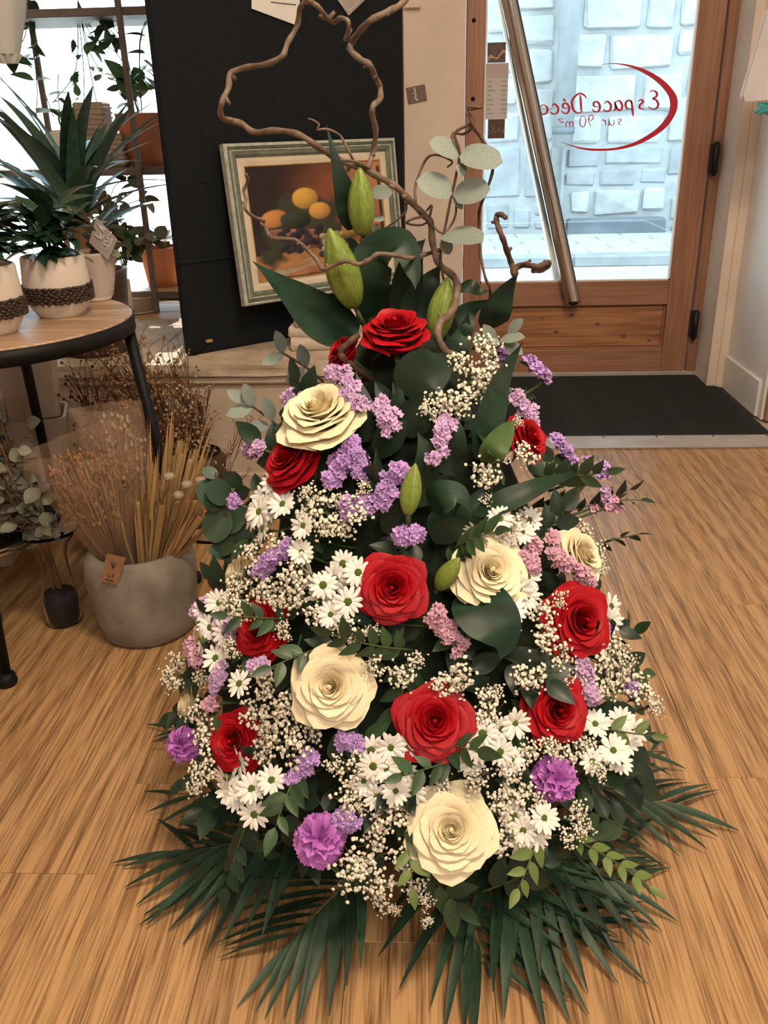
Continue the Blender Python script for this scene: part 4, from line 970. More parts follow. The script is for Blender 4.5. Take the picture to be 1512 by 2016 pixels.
# ---- shelf unit in the window with pots and plants
SY0, SY1 = 3.10, 3.42
t = thing('window_shelf', 'tall shelf rack of thin grey posts and brown boards in the window', 'shelf', (-1.35, 3.26, ZL))
zs_ = [P(270, 330, SY0).z, P(300, 573, SY0).z, P(200, 14, SY0).z]
for z_ in zs_:
    obj('shelf_board', MB().cbox((-0.62, -0.16, z_ - ZL - 0.024), (0.55, 0.16, z_ - ZL), 0.002).mesh('shelf_board', 'shelf_brown' if z_ != zs_[1] else 'pale_wood', False), t)
    if z_ == zs_[1]: obj('edge_strip', MB().cbox((-0.62, -0.165, z_ - ZL - 0.026), (0.55, -0.158, z_ - ZL - 0.002), 0.001).mesh('edge_strip', 'shelf_brown', False), t)
pa = P(258, 200, SY0 - 0.0); pb = P(62, 60, SY1)
for x_, y_ in ((pa.x + 1.35, -0.168), (0.53, 0.168), (pb.x + 1.35, 0.168), (-0.6, -0.168)):
    obj('post', MB().cbox((x_ - 0.009, y_ - 0.009, 0), (x_ + 0.009, y_ + 0.009, 1.4), 0.002).mesh('post', 'shelf_brown', False), t)
def pot(name, label, loc, H, r0, r1_, m, grp='terracotta pots on the window shelves'):
    t = thing(name, label, 'pot', loc, grp)
    obj('body', MB().lathe([(0, 0), (r0, 0), (r1_, H), (r1_ + 0.003, H + 0.002), (r1_ - 0.006, H + 0.002), (r1_ - 0.008, H * 0.85)], 36).mesh('body', m), t)
    obj('soil', MB().lathe([(0, H * 0.9), (r1_ - 0.008, H * 0.9)], 24).mesh('soil', 'soil'), t); return t
def foliage(name, label, loc, n, spread, L0, L1, key, seed, up=0.4, grp=None, stems=6):
    r1 = random.Random(seed); t = thing(name, label, 'plant', loc, grp); mb = MB()
    ends = []
    for k in range(stems):
        d = rdir(r1); d.z = abs(d.z) * up + 0.25; e_ = V((d.x * spread[0], d.y * spread[1], d.z * spread[2])); ends.append(e_)
        mb.tube(cr([V((0, 0, -0.03)), V((e_.x * 0.3, e_.y * 0.3, e_.z * 0.7)), e_], 4), 0.0018, 4)
    obj('stems', mb.mesh('stems', 'stem_green'), t)
    for k in range(n):
        e_ = r1.choice(ends); f_ = r1.uniform(0.3, 1.05); d = rdir(r1); d.z *= 0.6; L_ = r1.uniform(L0, L1)
        obj('leaf', LM[key], t, frame(d, V((0, -0.3, 1)) + rdir(r1) * 0.6, V((e_.x * (0.3 * f_ + 0.7 * f_ * f_), e_.y * f_ * f_, e_.z * f_)), (L_, L_, L_)))
    return t
Z1, Z2 = zs_[0], zs_[1]
p = P(283, 318, 3.24); pot('flower_pot', 'large terracotta pot on the upper window shelf', (p.x + 0.01, 3.24, Z1), 0.165, 0.062, 0.088, 'terracotta')
foliage('potted_palm', 'thin-leaved plant growing from the upper terracotta pot', (p.x + 0.01, 3.24, Z1 + 0.15), 44, (0.16, 0.1, 0.38), 0.05, 0.10, 'plant', 41, 0.9, stems=8)
p = P(325, 545, 3.24); pot('flower_pot', 'orange-red terracotta pot on the lower window shelf', (p.x, 3.22, Z2), 0.135, 0.055, 0.075, 'terracotta')
foliage('trailing_plant', 'grey-green trailing plant spilling in front of the lower terracotta pot', (p.x - 0.06, 3.15, Z2 + 0.13), 80, (0.22, 0.10, 0.14), 0.035, 0.06, 'silver', 43, 0.5, stems=12)
foliage('trailing_plant', 'dark green creeper beside the ribbed planter on the lower shelf', (P(240, 480, 3.12).x, 3.12, Z2 + 0.1), 60, (0.15, 0.08, 0.16), 0.035, 0.06, 'plant', 44, 0.5, stems=9)
foliage('trailing_plant', 'silver leaved plant in the middle of the window shelves', (P(200, 380, 3.16).x, 3.16, Z2 + 0.16), 60, (0.20, 0.08, 0.24), 0.04, 0.065, 'silver', 45, 0.8, stems=9)
foliage('hanging_vine', 'leafy vine tips dangling at the top of the window', (P(150, -20, 3.3).x, 3.3, P(150, -20, 3.3).z), 26, (0.16, 0.06, -0.42), 0.03, 0.05, 'plant', 46, 1.0, stems=6)
foliage('hanging_vine', 'larger leaves crowding the window corner above the yucca', (P(50, -10, 3.2).x, 3.2, P(50, -10, 3.2).z), 26, (0.10, 0.06, -0.3), 0.06, 0.10, 'plant', 47, 1.0, stems=5)
foliage('small_plant', 'small sprig of light leaves on the upper shelf', (P(120, 250, 3.2).x, 3.2, Z1), 18, (0.06, 0.05, 0.26), 0.03, 0.05, 'plant', 48, 1.0, stems=3)
def woven(name, label, px0, px1, py0, py1, y, m, dep=0.09):
    a_ = P(px0, py1, y); b_ = P(px1, py0, y); t = thing(name, label, 'box', (a_.x, y, Z1), 'baskets on the upper shelf')
    w_, h_ = b_.x - a_.x, b_.z - Z1
    obj('body', MB().cbox((0, 0, 0), (w_, dep, h_), 0.006).mesh('body', m, False), t)
    bar = MB().cbox((-0.003, -0.003, -0.004), (w_ + 0.003, dep + 0.003, 0.004), 0.002).mesh('band', m, False)
    k = int(h_ / 0.016)
    for i in range(k): obj('band', bar, t, Matrix.Translation((0, 0, 0.012 + i * 0.016)))
woven('woven_basket', 'tall grey-brown woven box on the upper shelf', 158, 200, 200, 322, 3.26, 'basket_tan')
woven('woven_basket', 'low woven box beside the upper terracotta pot', 190, 238, 262, 322, 3.16, 'basket_tan')
woven('woven_basket', 'dark woven box at the yucca end of the upper shelf', 108, 150, 255, 322, 3.2, 'basket_tan')
p = P(118, 322, 3.14)
t = thing('wood_slice', 'pale green mottled slab propped on the upper shelf', 'slab', (p.x, 3.13, Z1))
obj('slab', MB().cbox((-0.04, 0, 0), (0.04, 0.02, 0.115), 0.008, jit=0.006).mesh('slab', 'pale_slice', True), t)
obj('knot', MB().lathe([(0, 0.003), (0.012, 0.002), (0.015, 0)], 12, Matrix.Translation((0.0, -0.002, 0.06)) @ Matrix.Rotation(math.radians(90), 4, 'X')).mesh('knot', 'basket_tan'), t)
p = PF(275, 612, ZL)
t = thing('white_dish', 'white tapered bowl under the lower window shelf', 'bowl', (p.x, p.y, ZL))
obj('bowl', MB().lathe([(0, 0), (0.06, 0), (0.085, 0.06), (0.088, 0.06), (0.078, 0.055), (0.055, 0.008), (0, 0.008)], 36).mesh('bowl', 'ceramic_white'), t)
obj('foot_ring', MB().lathe([(0.056, 0), (0.062, 0), (0.062, 0.006), (0.056, 0.006)], 36).mesh('foot_ring', 'ceramic_white'), t)
p = PF(330, 585, ZL)
t = thing('folded_paper', 'crumpled white paper lying under the lower window shelf', 'paper', (p.x, p.y + 0.05, ZL))
rows = [[V((x, y, 0.006 + 0.02 * abs(mnoise.noise((x * 14, y * 14, 2.2))))) for x in np.linspace(-0.12, 0.12, 14)] for y in np.linspace(-0.1, 0.1, 12)]
obj('sheet', MB().grid(rows).mesh('sheet', 'paper', False), t); obj('under_sheet', MB().grid([[p_ + V((0.02, 0.015, -0.004)) for p_ in r] for r in rows]).mesh('under_sheet', 'paper', False), t)
p = PF(222, 590, ZL)
t = thing('gold_gift_box', 'pale gold wrapped box standing behind the table', 'box', (P(235, 600, 2.75).x, 2.75, ZL))
obj('box', MB().cbox((-0.035, -0.03, 0), (0.035, 0.03, 0.17), 0.003).mesh('box', 'pale_wood', False), t)
obj('ribbon', MB().cbox((-0.036, -0.031, 0.08), (0.036, 0.031, 0.095), 0.002).mesh('ribbon', 'frame_gold', False), t)

p = P(14, 100, 2.95)
t = thing('paper_sleeve', 'white paper plant sleeve hanging at the top of the window corner', 'paper sleeve', p)
obj('sleeve', MB().lathe([(0.035, -0.01), (0.07, 0.10), (0.10, 0.24), (0.105, 0.34)], 24, rfun=lambda g, z_: 1 + 0.05 * math.sin(g * 7) ).mesh('sleeve', 'paper'), t)
obj('fringe', MB().lathe([(0.02, -0.035), (0.035, -0.01)], 24, rfun=lambda g, z_: 1 + 0.4 * math.sin(g * 9)).mesh('fringe', 'paper', False), t)

# ---- plastic wrapped package hanging at the right edge
yb_ = 3.0
t = thing('hanging_package', 'white plastic wrapped package with teal ribbon hanging by the entrance wall', 'package', P(1500, 190, yb_))
o0 = t.location.copy()
L_ = [P(x, y, yb_) for x, y in ((1512, 20), (1490, 95), (1474, 150), (1463, 185), (1466, 200))]; Rr = [P(x, y, yb_) for x, y in ((1600, 20), (1610, 95), (1615, 150), (1618, 175), (1612, 190))]
rows = []
for l_, r_ in zip(L_, Rr):
    rows.append([l_ + (r_ - l_) * (k / 10) + V((0, -0.05 * math.sin(math.pi * k / 10) + 0.006 * mnoise.noise((k * 1.3, l_.z * 30, 0)), 0)) for k in range(11)])
mb = MB().grid(rows); mb.grid([[p_ + V((0, 0.03, 0)) for p_ in r] for r in rows]); obj('wrap', sub(mb, o0).mesh('wrap', 'white_plastic'), t)
mb = MB()
for k in range(7):
    a_ = P(1492 + k * 7, 203, yb_ - 0.01); mb.tube(cr([a_, a_ + V((0.01, -0.008, -0.01 - 0.004 * (k % 3))), a_ + V((-0.004, 0, -0.026 - 0.005 * (k % 2)))], 4), 0.005, 6)
obj('ribbon', sub(mb, o0).mesh('ribbon', 'teal_ribbon'), t)
obj('cord', sub(MB().tube([P(1560, 20, yb_), P(1555, -120, yb_)], 0.0015, 5), o0).mesh('cord', 'paper'), t)

# ================================================================== FLOWER ARRANGEMENT
AX, AY = -0.025, 1.20
ZP = [0.0, 0.06, 0.11, 0.20, 0.37, 0.58, 0.72, 0.80, 0.90]
RP = [0.33, 0.395, 0.41, 0.385, 0.30, 0.205, 0.11, 0.05, 0.0]
def RZ(z): return float(np.interp(z, ZP, RP))
def surf(px, py, push=0.0):
    """point where the line of sight through a photo pixel meets the cone of flowers (or passes closest to it), and its outward normal"""
    d = ray(px, py); best = None; t_ = 0.55
    while t_ < 1.75:
        p = CAM + d * t_
        dx, dy = p.x - AX, p.y - AY; r_ = math.hypot(dx, dy); e_ = r_ - RZ(max(p.z, 0)) - push
        if best is None or e_ < best[0]: best = (e_, p.copy())
        if e_ <= 0 and p.z < 0.9: break
        t_ += 0.004
    p = best[1]; dx, dy = p.x - AX, p.y - AY; r_ = max(1e-4, math.hypot(dx, dy))
    sl = (RZ(max(0, p.z - 0.03)) - RZ(p.z + 0.03)) / 0.06
    n = V((dx / r_, dy / r_, max(0.15, sl))).normalized()
    return p, n
def tocam(p): return (CAM - p).normalized()

# inner foam cone and bowl that carry every stem
t = thing('floral_foam_bowl', 'dark foam core and bowl hidden inside the flower arrangement', 'foam bowl', (AX, AY, 0))
obj('foam', MB().lathe([(0, 0.03)] + [(max(0.012, RZ(z_) * 0.80 - 0.02), z_) for z_ in (0.03, 0.1, 0.2, 0.3, 0.4, 0.5, 0.6, 0.68, 0.74)] + [(0, 0.75)], 40, rfun=lambda g, z_: 1 + 0.06 * math.sin(g * 5 + z_ * 20)).mesh('foam', 'foam'), t)
obj('bowl', MB().lathe([(0, 0), (0.15, 0), (0.20, 0.03), (0.21, 0.05), (0, 0.05)], 40).mesh('bowl', 'black_metal'), t)

# ------------------------------------------------------------------ names of landmarks for the labels
MARKS = []
DIRS = ['right of', 'below and right of', 'below', 'below and left of', 'left of', 'above and left of', 'above', 'above and right of']
USED = {}
def where(kind, px, py):
    """a label that singles the sprig out by the nearest named rose"""
    cand = sorted(MARKS, key=lambda m: (m[0] - px) ** 2 + (m[1] - py) ** 2)
    for m in cand:
        a = math.atan2(py - m[1], px - m[0]); s_ = '%s %s the %s' % (kind, DIRS[int(round(a / (math.pi / 4))) % 8], m[2])
        if s_ not in USED and len(s_.split()) <= 16: USED[s_] = 1; return s_
    return kind

# ------------------------------------------------------------------ roses
def rose_petal(ph0, half, rt, zt, lip, seed, nu=8, nv=6):
    r1 = random.Random(seed); wob = r1.uniform(0, 6); skew = r1.uniform(-0.25, 0.25); rows = []
    zb_ = max(-0.85, zt - 0.46 - 0.34 * (1 - rt)); rb = 0.08 + 0.30 * rt
    pk = 0.06 + 0.16 * rt
    for j in range(nv + 1):
        v_ = j / nv; row = []
        rr = rb + (rt - rb) * v_ ** (0.62 + 0.30 * rt)
        zz = zb_ + (zt - zb_) * v_ ** 1.05
        ww = 0.50 + 0.50 * math.sin(min(1, v_ * 1.3) * math.pi / 2)
        for i in range(nu + 1):
            u = -1 + 2 * i / nu; uc = u - skew
            cut = 1.0 - 0.34 * abs(u) ** 2.4 * v_
            r2 = rr * (1 + 0.10 * u) * (1 + pk * max(0, 1 - abs(uc) * 1.15) * v_ ** 2); z2 = zb_ + (zz - zb_) * cut
            if j == nv: r2 += lip * (0.8 + 0.5 * max(0, 1 - 2 * abs(uc))) * (1 - 0.35 * abs(u)); z2 -= lip * 0.75 * (1 - 0.4 * abs(u))
            elif j == nv - 1: r2 += lip * 0.40; z2 += lip * 0.10
            wv = 0.022 * math.sin(3 * u + wob + 2 * v_) * v_ * (0.4 + rt)
            a = ph0 + u * half * ww; row.append(V(((r2 + wv) * math.cos(a), (r2 + wv) * math.sin(a), z2 + wv * 0.6)))
        rows.append(row)
    return MB().grid(rows)
LAY = [(2, .04, .43, 150, .035), (2, .085, .44, 150, .045), (3, .14, .44, 115, .052), (3, .20, .435, 105, .058), (3, .27, .42, 98, .066), (4, .36, .395, 80, .078), (4, .47, .35, 74, .09), (4, .61, .28, 68, .10), (5, .73, .17, 60, .13), (5, .86, .02, 58, .15), (5, .98, -.18, 56, .15)]
def rose_kind(m, seed, opened=1.0):
    core = MB(); outer_ = []; ph = 0.3 + seed; k = 0
    core.lathe([(0.03, -0.5), (0.075, 0.0), (0.07, 0.30), (0.05, 0.38), (0.0, 0.40)], 14, rfun=lambda g, z_: 1 + 0.25 * math.sin(g + z_ * 9))
    for li, (n, rt, zt, hf, lip) in enumerate(LAY):
        for i in range(n):
            a = ph + 2 * math.pi * i / n + random.Random(seed * 50 + k).uniform(-0.12, 0.12)
            pm_ = rose_petal(a, math.radians(hf), rt * opened if li > 6 else rt, zt + (0.0 if li < 7 else (1 - opened) * 0.5), lip * (1.0 + 0.3 * random.Random(k + seed).uniform(-1, 1)), seed * 31 + k)
            if li < 6: core.add(pm_.v, pm_.f)
            else: outer_.append(pm_.mesh('petal', m))
            k += 1
        ph += 0.75
    sep = [MB().ribbon([V((0.12 * math.cos(a), 0.12 * math.sin(a), -0.60)), V((0.5 * math.cos(a), 0.5 * math.sin(a), -0.62)), V((0.75 * math.cos(a), 0.75 * math.sin(a), -0.78))], lambda q_: 0.10 * (1 - q_) + 0.01, V((0, 0, 1))).mesh('sepal', 'stem_green') for a in (0.2, 1.46, 2.7, 3.97, 5.2)]
    return core.mesh('bloom_core', m), outer_, sep
ROSE = {'red': [rose_kind('red_petal', 1), rose_kind('red_petal', 2, 0.93), rose_kind('red_petal', 5, 0.74)], 'cream': [rose_kind('cream_petal', 3), rose_kind('cream_petal', 4, 1.04)]}
ROSES = [  # px, py, diameter px, kind, variant, facing mix (normal, camera, up, right), push, label, landmark
    (778, 656, 156, 'red', 2, (0.2, 0.25, 1.2, -0.05), 0.0, 'large deep red rose crowning the arrangement under the lily buds', 'topmost red rose'),
    (676, 694, 92, 'red', 2, (0.6, 0.0, 0.7, -0.8), 0.0, 'smaller red rose turned away behind a willow twig near the top', 'red rose behind willow twig'),
    (572, 902, 128, 'red', 0, (0.9, 0.25, 0.6, -0.5), 0.01, 'dark red rose tucked under the uppermost cream rose', 'dark red rose beneath cream rose'),
    (1035, 866, 118, 'red', 2, (1.0, 0.3, 0.3, 0.4), 0.0, 'red rose beside the pointed green leaf nearest the doormat', 'red rose nearest the doormat'),
    (773, 1158, 128, 'red', 0, (0.8, 0.9, 0.1, 0), 0.01, 'open red rose at the centre of the arrangement', 'central red rose'),
    (512, 1240, 122, 'red', 1, (1.0, 0.5, 0.1, -0.2), 0.0, 'red rose crossed by small green leaves left of the daisies', 'red rose crossed by green leaves'),
    (1140, 1222, 138, 'red', 0, (0.9, 0.7, 0.1, 0.1), 0.01, 'bright red rose on the flank facing the open floor', 'bright red rose on open-floor flank'),
    (1095, 1398, 134, 'red', 1, (0.8, 0.8, 0.0, 0.05), 0.0, 'shaded red rose sprinkled with baby\'s breath above the carnation', 'shaded red rose above carnation'),
    (856, 1420, 142, 'red', 0, (0.6, 1.0, 0.2, 0), 0.015, 'red rose just above the lowest cream rose', 'red rose above lowest cream rose'),
    (464, 1458, 118, 'red', 1, (0.9, 0.7, 0.0, -0.15), 0.0, 'red rose low on the side facing the concrete pot', 'low red rose on pot side'),
    (630, 812, 160, 'cream', 0, (0.5, 0.25, 0.9, -0.1), 0.015, 'cream rose seen from the side, highest of the cream roses', 'highest cream rose'),
    (964, 1126, 140, 'cream', 1, (0.8, 0.7, 0.45, 0.1), 0.01, 'cream rose beside a green lily bud in the middle', 'cream rose beside green bud'),
    (652, 1352, 150, 'cream', 0, (0.6, 1.0, 0.15, 0), 0.02, 'wide open cream rose in the middle of the front', 'wide open cream rose'),
    (888, 1635, 156, 'cream', 1, (0.5, 1.0, 0.3, 0), 0.02, 'lowest cream rose above the palm fronds', 'lowest cream rose'),
    (1145, 1092, 108, 'cream', 0, (1.0, 0.35, 0.4, 0.35), 0.0, 'cream rose half covered by lilac statice on the open-floor side', 'cream rose behind lilac statice'),
    (462, 1130, 72, 'cream', 0, (1.0, 0.0, 0.2, -0.7), -0.01, 'cream rose peeking out beside the round eucalyptus leaves', 'cream rose beside round eucalyptus'),
    (366, 1392, 70, 'cream', 0, (1.0, -0.1, 0.0, -0.8), -0.01, 'cream rose seen edge-on above the outer carnation', 'edge-on cream rose'),
]
stem_m = MB().tube([V((0, 0, -0.55)), V((0, 0, -1.4)), V((0.05, 0, -2.2))], [0.10, 0.05, 0.045], 7).mesh('stem', 'stem_green')
for i, (px, py, dia, kd, vr, mix, push, lab, nick) in enumerate(ROSES):
    MARKS.append((px, py, nick))
for i, (px, py, dia, kd, vr, mix, push, lab, nick) in enumerate(ROSES):
    p, n = surf(px, py, push + 0.01)
    f_ = (n * mix[0] + tocam(p) * mix[1] + V((0, 0, 1)) * mix[2] + V((1, 0, 0)) * mix[3]).normalized()
    rad = dia * pxm(p) / 2 / 1.08
    M = zframe(f_, p + f_ * 0.1 * rad, rad, i * 1.7)
    t = thing('rose', lab, 'rose', M=M, group='%s roses in the arrangement' % kd)
    core, outs, sep = ROSE[kd][vr]
    obj('bloom_core', core, t)
    for me in outs: obj('petal', me, t)
    for me in sep: obj('sepal', me, t)
    obj('stem', stem_m, t)

# ------------------------------------------------------------------ carnations
def carn_petal(seed):
    r1 = random.Random(seed); rows = []; wv = r1.uniform(0, 6)
    for j in range(6):
        v_ = j / 5; row = []
        for i in range(15):
            u = -1 + 2 * i / 14; a = u * 0.62; rr = 0.08 + 0.92 * v_
            rr2 = rr * (1 - (0.06 + 0.05 * (i % 2)) * (1 if j == 5 else 0)); ru = 0.20 * v_ ** 1.4 * math.sin(u * 5.2 + wv) + 0.06 * v_ * math.sin(u * 13 + wv * 2)
            row.append(V((rr2 * math.cos(a), rr2 * math.sin(a), ru - 0.18 * v_ * v_)))
        rows.append(row)
    return MB().grid(rows).mesh('petal', 'carnation')
CPET = [carn_petal(s_) for s_ in range(5)]
for i, (px, py, dia, mix, lab, nick) in enumerate(((360, 1466, 74, (1, 0.6, 0.1, -0.2), 'purple carnation at the outer edge facing the concrete pot', 'outer purple carnation'),
                                      (630, 1652, 112, (0.5, 1, 0.3, 0), 'large purple carnation low at the front above the fronds', 'large front carnation'),
                                      (1092, 1536, 98, (0.7, 0.9, 0.2, 0), 'purple carnation under the shaded red rose', 'carnation under red rose'))):
    MARKS.append((px, py, nick))
    p, n = surf(px, py, 0.015); f_ = (n * mix[0] + tocam(p) * mix[1] + V((0, 0, mix[2])) + V((mix[3], 0, 0))).normalized(); rad = dia * pxm(p) / 2
    M = zframe(f_, p, rad, i); t = thing('carnation', lab, 'carnation', M=M, group='purple carnations')
    obj('calyx', MB().lathe([(0.10, -1.2), (0.22, -1.0), (0.25, -0.5), (0.20, -0.2)], 10).mesh('calyx', 'stem_green'), t)
    r1 = random.Random(i)
    for ring, (nn, tilt, sc_, zz) in enumerate(((6, -0.2, 1.0, -0.1), (6, 0.22, 0.98, 0.0), (5, 0.62, 0.9, 0.05), (5, 0.95, 0.82, 0.1), (4, 1.25, 0.75, 0.12))):
        for k in range(nn):
            a = 2 * math.pi * k / nn + ring * 0.45 + r1.uniform(-0.15, 0.15); d = V((math.cos(a) * math.cos(tilt), math.sin(a) * math.cos(tilt), math.sin(tilt)))
            s2 = sc_ * r1.uniform(0.9, 1.08); obj('petal', CPET[(k + ring) % 5], t, frame(d, V((0, 0, 1)) + V((math.cos(a), math.sin(a), 0)) * -0.2 * ring, V((0, 0, zz)), (s2, s2, s2)))

# ------------------------------------------------------------------ white daisy chrysanthemums
dp_rows = []
for j in range(6):
    t_ = j / 5; wd = (0.05, 0.10, 0.135, 0.15, 0.125, 0.04)[j]
    dp_rows.append([V((0.20 + 0.80 * t_, wd * u, 0.10 * t_ - 0.16 * t_ * t_ - 0.35 * abs(u) ** 2 * wd + 0.05)) for u in (-1, -0.4, 0.4, 1)])
DPET = MB().grid(dp_rows).mesh('petal', 'white_petal')
DDISC = MB().lathe([(0.0, 0.16), (0.16, 0.15), (0.25, 0.09), (0.29, 0.0), (0.24, -0.08)], 14).mesh('disc', 'daisy_disc')
DCAL = MB().lathe([(0.24, 0.02), (0.22, -0.10), (0.06, -0.20), (0.045, -1.4)], 8).mesh('flower_stalk', 'stem_green')
SPR = [
 ('white daisy spray beside the dark red rose and round eucalyptus leaves', [(519, 977), (557, 993), (512, 1008), (545, 952), (519, 1042, -1), (598, 1035), (497, 1018, -1), (530, 1000)]),
 ('white daisy spray beside the central red rose', [(660, 1139), (705, 1127), (685, 1185), (634, 1178), (617, 1134, -1), (652, 1210), (676, 1110), (594, 1087), (636, 1152), (720, 1145)]),
 ('white daisy spray at the outer edge level with the concrete pot base', [(409, 1205), (389, 1228, -1), (399, 1262, -1), (432, 1187), (425, 1296), (472, 1346), (415, 1235), (445, 1245)]),
 ('white daisy spray tucked under the cream rose beside the green bud', [(1037, 1137), (1037, 1174), (1006, 1203), (1000, 1230), (980, 1195), (1020, 1160)]),
 ('white daisy spray above the cream rose beside the green bud', [(1041, 1024), (1027, 1048), (985, 1022), (942, 1050, -1), (1000, 1046)]),
 ('white daisy on the silhouette beside the bright red rose', [(1202, 1194), (1196, 1222)]),
 ('white daisy spray between the two lower red roses', [(1013, 1423), (939, 1474), (984, 1480), (986, 1435), (1006, 1497), (950, 1444), (925, 1500), (965, 1460)]),
 ('white daisy spray at the edge above the spreading palm fronds', [(1223, 1419), (1230, 1461), (1206, 1478), (1171, 1426), (1165, 1499), (1220, 1500), (1245, 1440)]),
 ('white daisy spray low in the middle beside the large carnation', [(731, 1477), (769, 1471), (759, 1512), (717, 1536), (741, 1567), (778, 1557), (809, 1557), (796, 1470), (735, 1508), (790, 1520)]),
 ('white daisy spray under the low red rose on the pot side', [(473, 1500, -1), (446, 1531, -1), (496, 1553), (466, 1570), (501, 1603), (535, 1536), (455, 1555)]),
 ('small white daisy spray beside the lowest cream rose', [(1010, 1607), (1030, 1634), (1070, 1611), (1030, 1656), (1052, 1640)]),
]
dr = random.Random(77)
for lab, heads in SPR:
    pts = [surf(h[0], h[1], 0.012 + 0.008 * (k % 3)) for k, h in enumerate(heads)]
    c_ = sum((p for p, n in pts), V((0, 0, 0))) / len(pts); nav = sum((n for p, n in pts), V((0, 0, 0))).normalized()
    base = c_ - nav * 0.10
    t = thing('daisy_spray', lab, 'daisies', base, 'white daisy sprays')
    mb = MB()
    for k, (h, (p, n)) in enumerate(zip(heads, pts)):
        side = len(h) > 2
        f_ = (n * 0.8 + tocam(p) * (0.15 if side else 0.8) + rdir(dr) * 0.45 + (V((-0.9, 0, -0.3)) if side else V((0, 0, 0)))).normalized()
        sc_ = 31 * pxm(p) * dr.uniform(0.92, 1.12)
        hM = zframe(f_, p - base, sc_, dr.uniform(0, 6))
        hd_ = obj('flower_head', DDISC, t, hM)
        obj('stalk', DCAL, hd_)
        npet = dr.choice((13, 14, 15, 16)); cup = dr.uniform(-0.05, 0.35)
        for q_ in range(npet):
            a = 2 * math.pi * q_ / npet + dr.uniform(-0.06, 0.06); tl = cup + dr.uniform(-0.1, 0.1) + (0.12 if q_ % 2 else 0)
            obj('petal', DPET, hd_, Matrix.Rotation(a, 4, 'Z') @ Matrix.Rotation(-tl, 4, 'Y') @ Matrix.Scale(dr.uniform(0.9, 1.05), 4))
        mb.tube(cr([V((0, 0, 0)), (p - base) * 0.55 - f_ * 0.01, p - base - f_ * sc_ * 1.0], 4), 0.0016, 5)
    obj('stem', mb.mesh('stem', 'stem_green'), t)
    r1 = random.Random(len(heads))
    for k in range(5):
        p, n = r1.choice(pts); d = (n * 0.4 + rdir(r1)).normalized(); L_ = r1.uniform(0.035, 0.05)
        obj('leaf', LM['dark'], t, frame(d, n, p - base - n * 0.035 + rdir(r1) * 0.02, (L_, L_ * 1.2, L_)))

# ------------------------------------------------------------------ statice
def statice_floret(m, seed):
    """a tuft of four crinkled papery cups"""
    r1 = random.Random(seed); n = 10; mb = MB()
    rings = [(0.10, -0.75), (0.32, -0.2), (0.72, 0.15), (1.0, 0.30)]
    for c_ in range(4):
        a0 = c_ * 2.1 + seed; o_ = V((0.62 * math.cos(a0), 0.62 * math.sin(a0), r1.uniform(-0.15, 0.2))) if c_ < 3 else V((0, 0, 0.42))
        M = zframe(V((o_.x * 0.7, o_.y * 0.7, 1)) + rdir(r1) * 0.35, o_, r1.uniform(0.52, 0.68), r1.uniform(0, 6)); vs = []; fs = []
        for j, (r_, z_) in enumerate(rings):
            for k in range(n):
                g = 2 * math.pi * k / n; rr = r_ * (1 + (0.20 * (k % 2) if j == 3 else 0)); wv = (0.42 * (k % 2) - 0.2 if j == 3 else 0.16 * (k % 2) if j == 2 else 0) + r1.uniform(-0.08, 0.08)
                vs.append(M @ V((rr * math.cos(g), rr * math.sin(g), z_ + wv)))
        for j in range(3):
            for k in range(n): fs.append((j * n + k, j * n + (k + 1) % n, (j + 1) * n + (k + 1) % n, (j + 1) * n + k))
        mb.add(vs, fs)
    return mb.mesh('floret', m, False)
SF = {m: [statice_floret(m, s_) for s_ in (1, 2, 3)] for m in ('lilac', 'pale_lilac', 'pink_statice')}
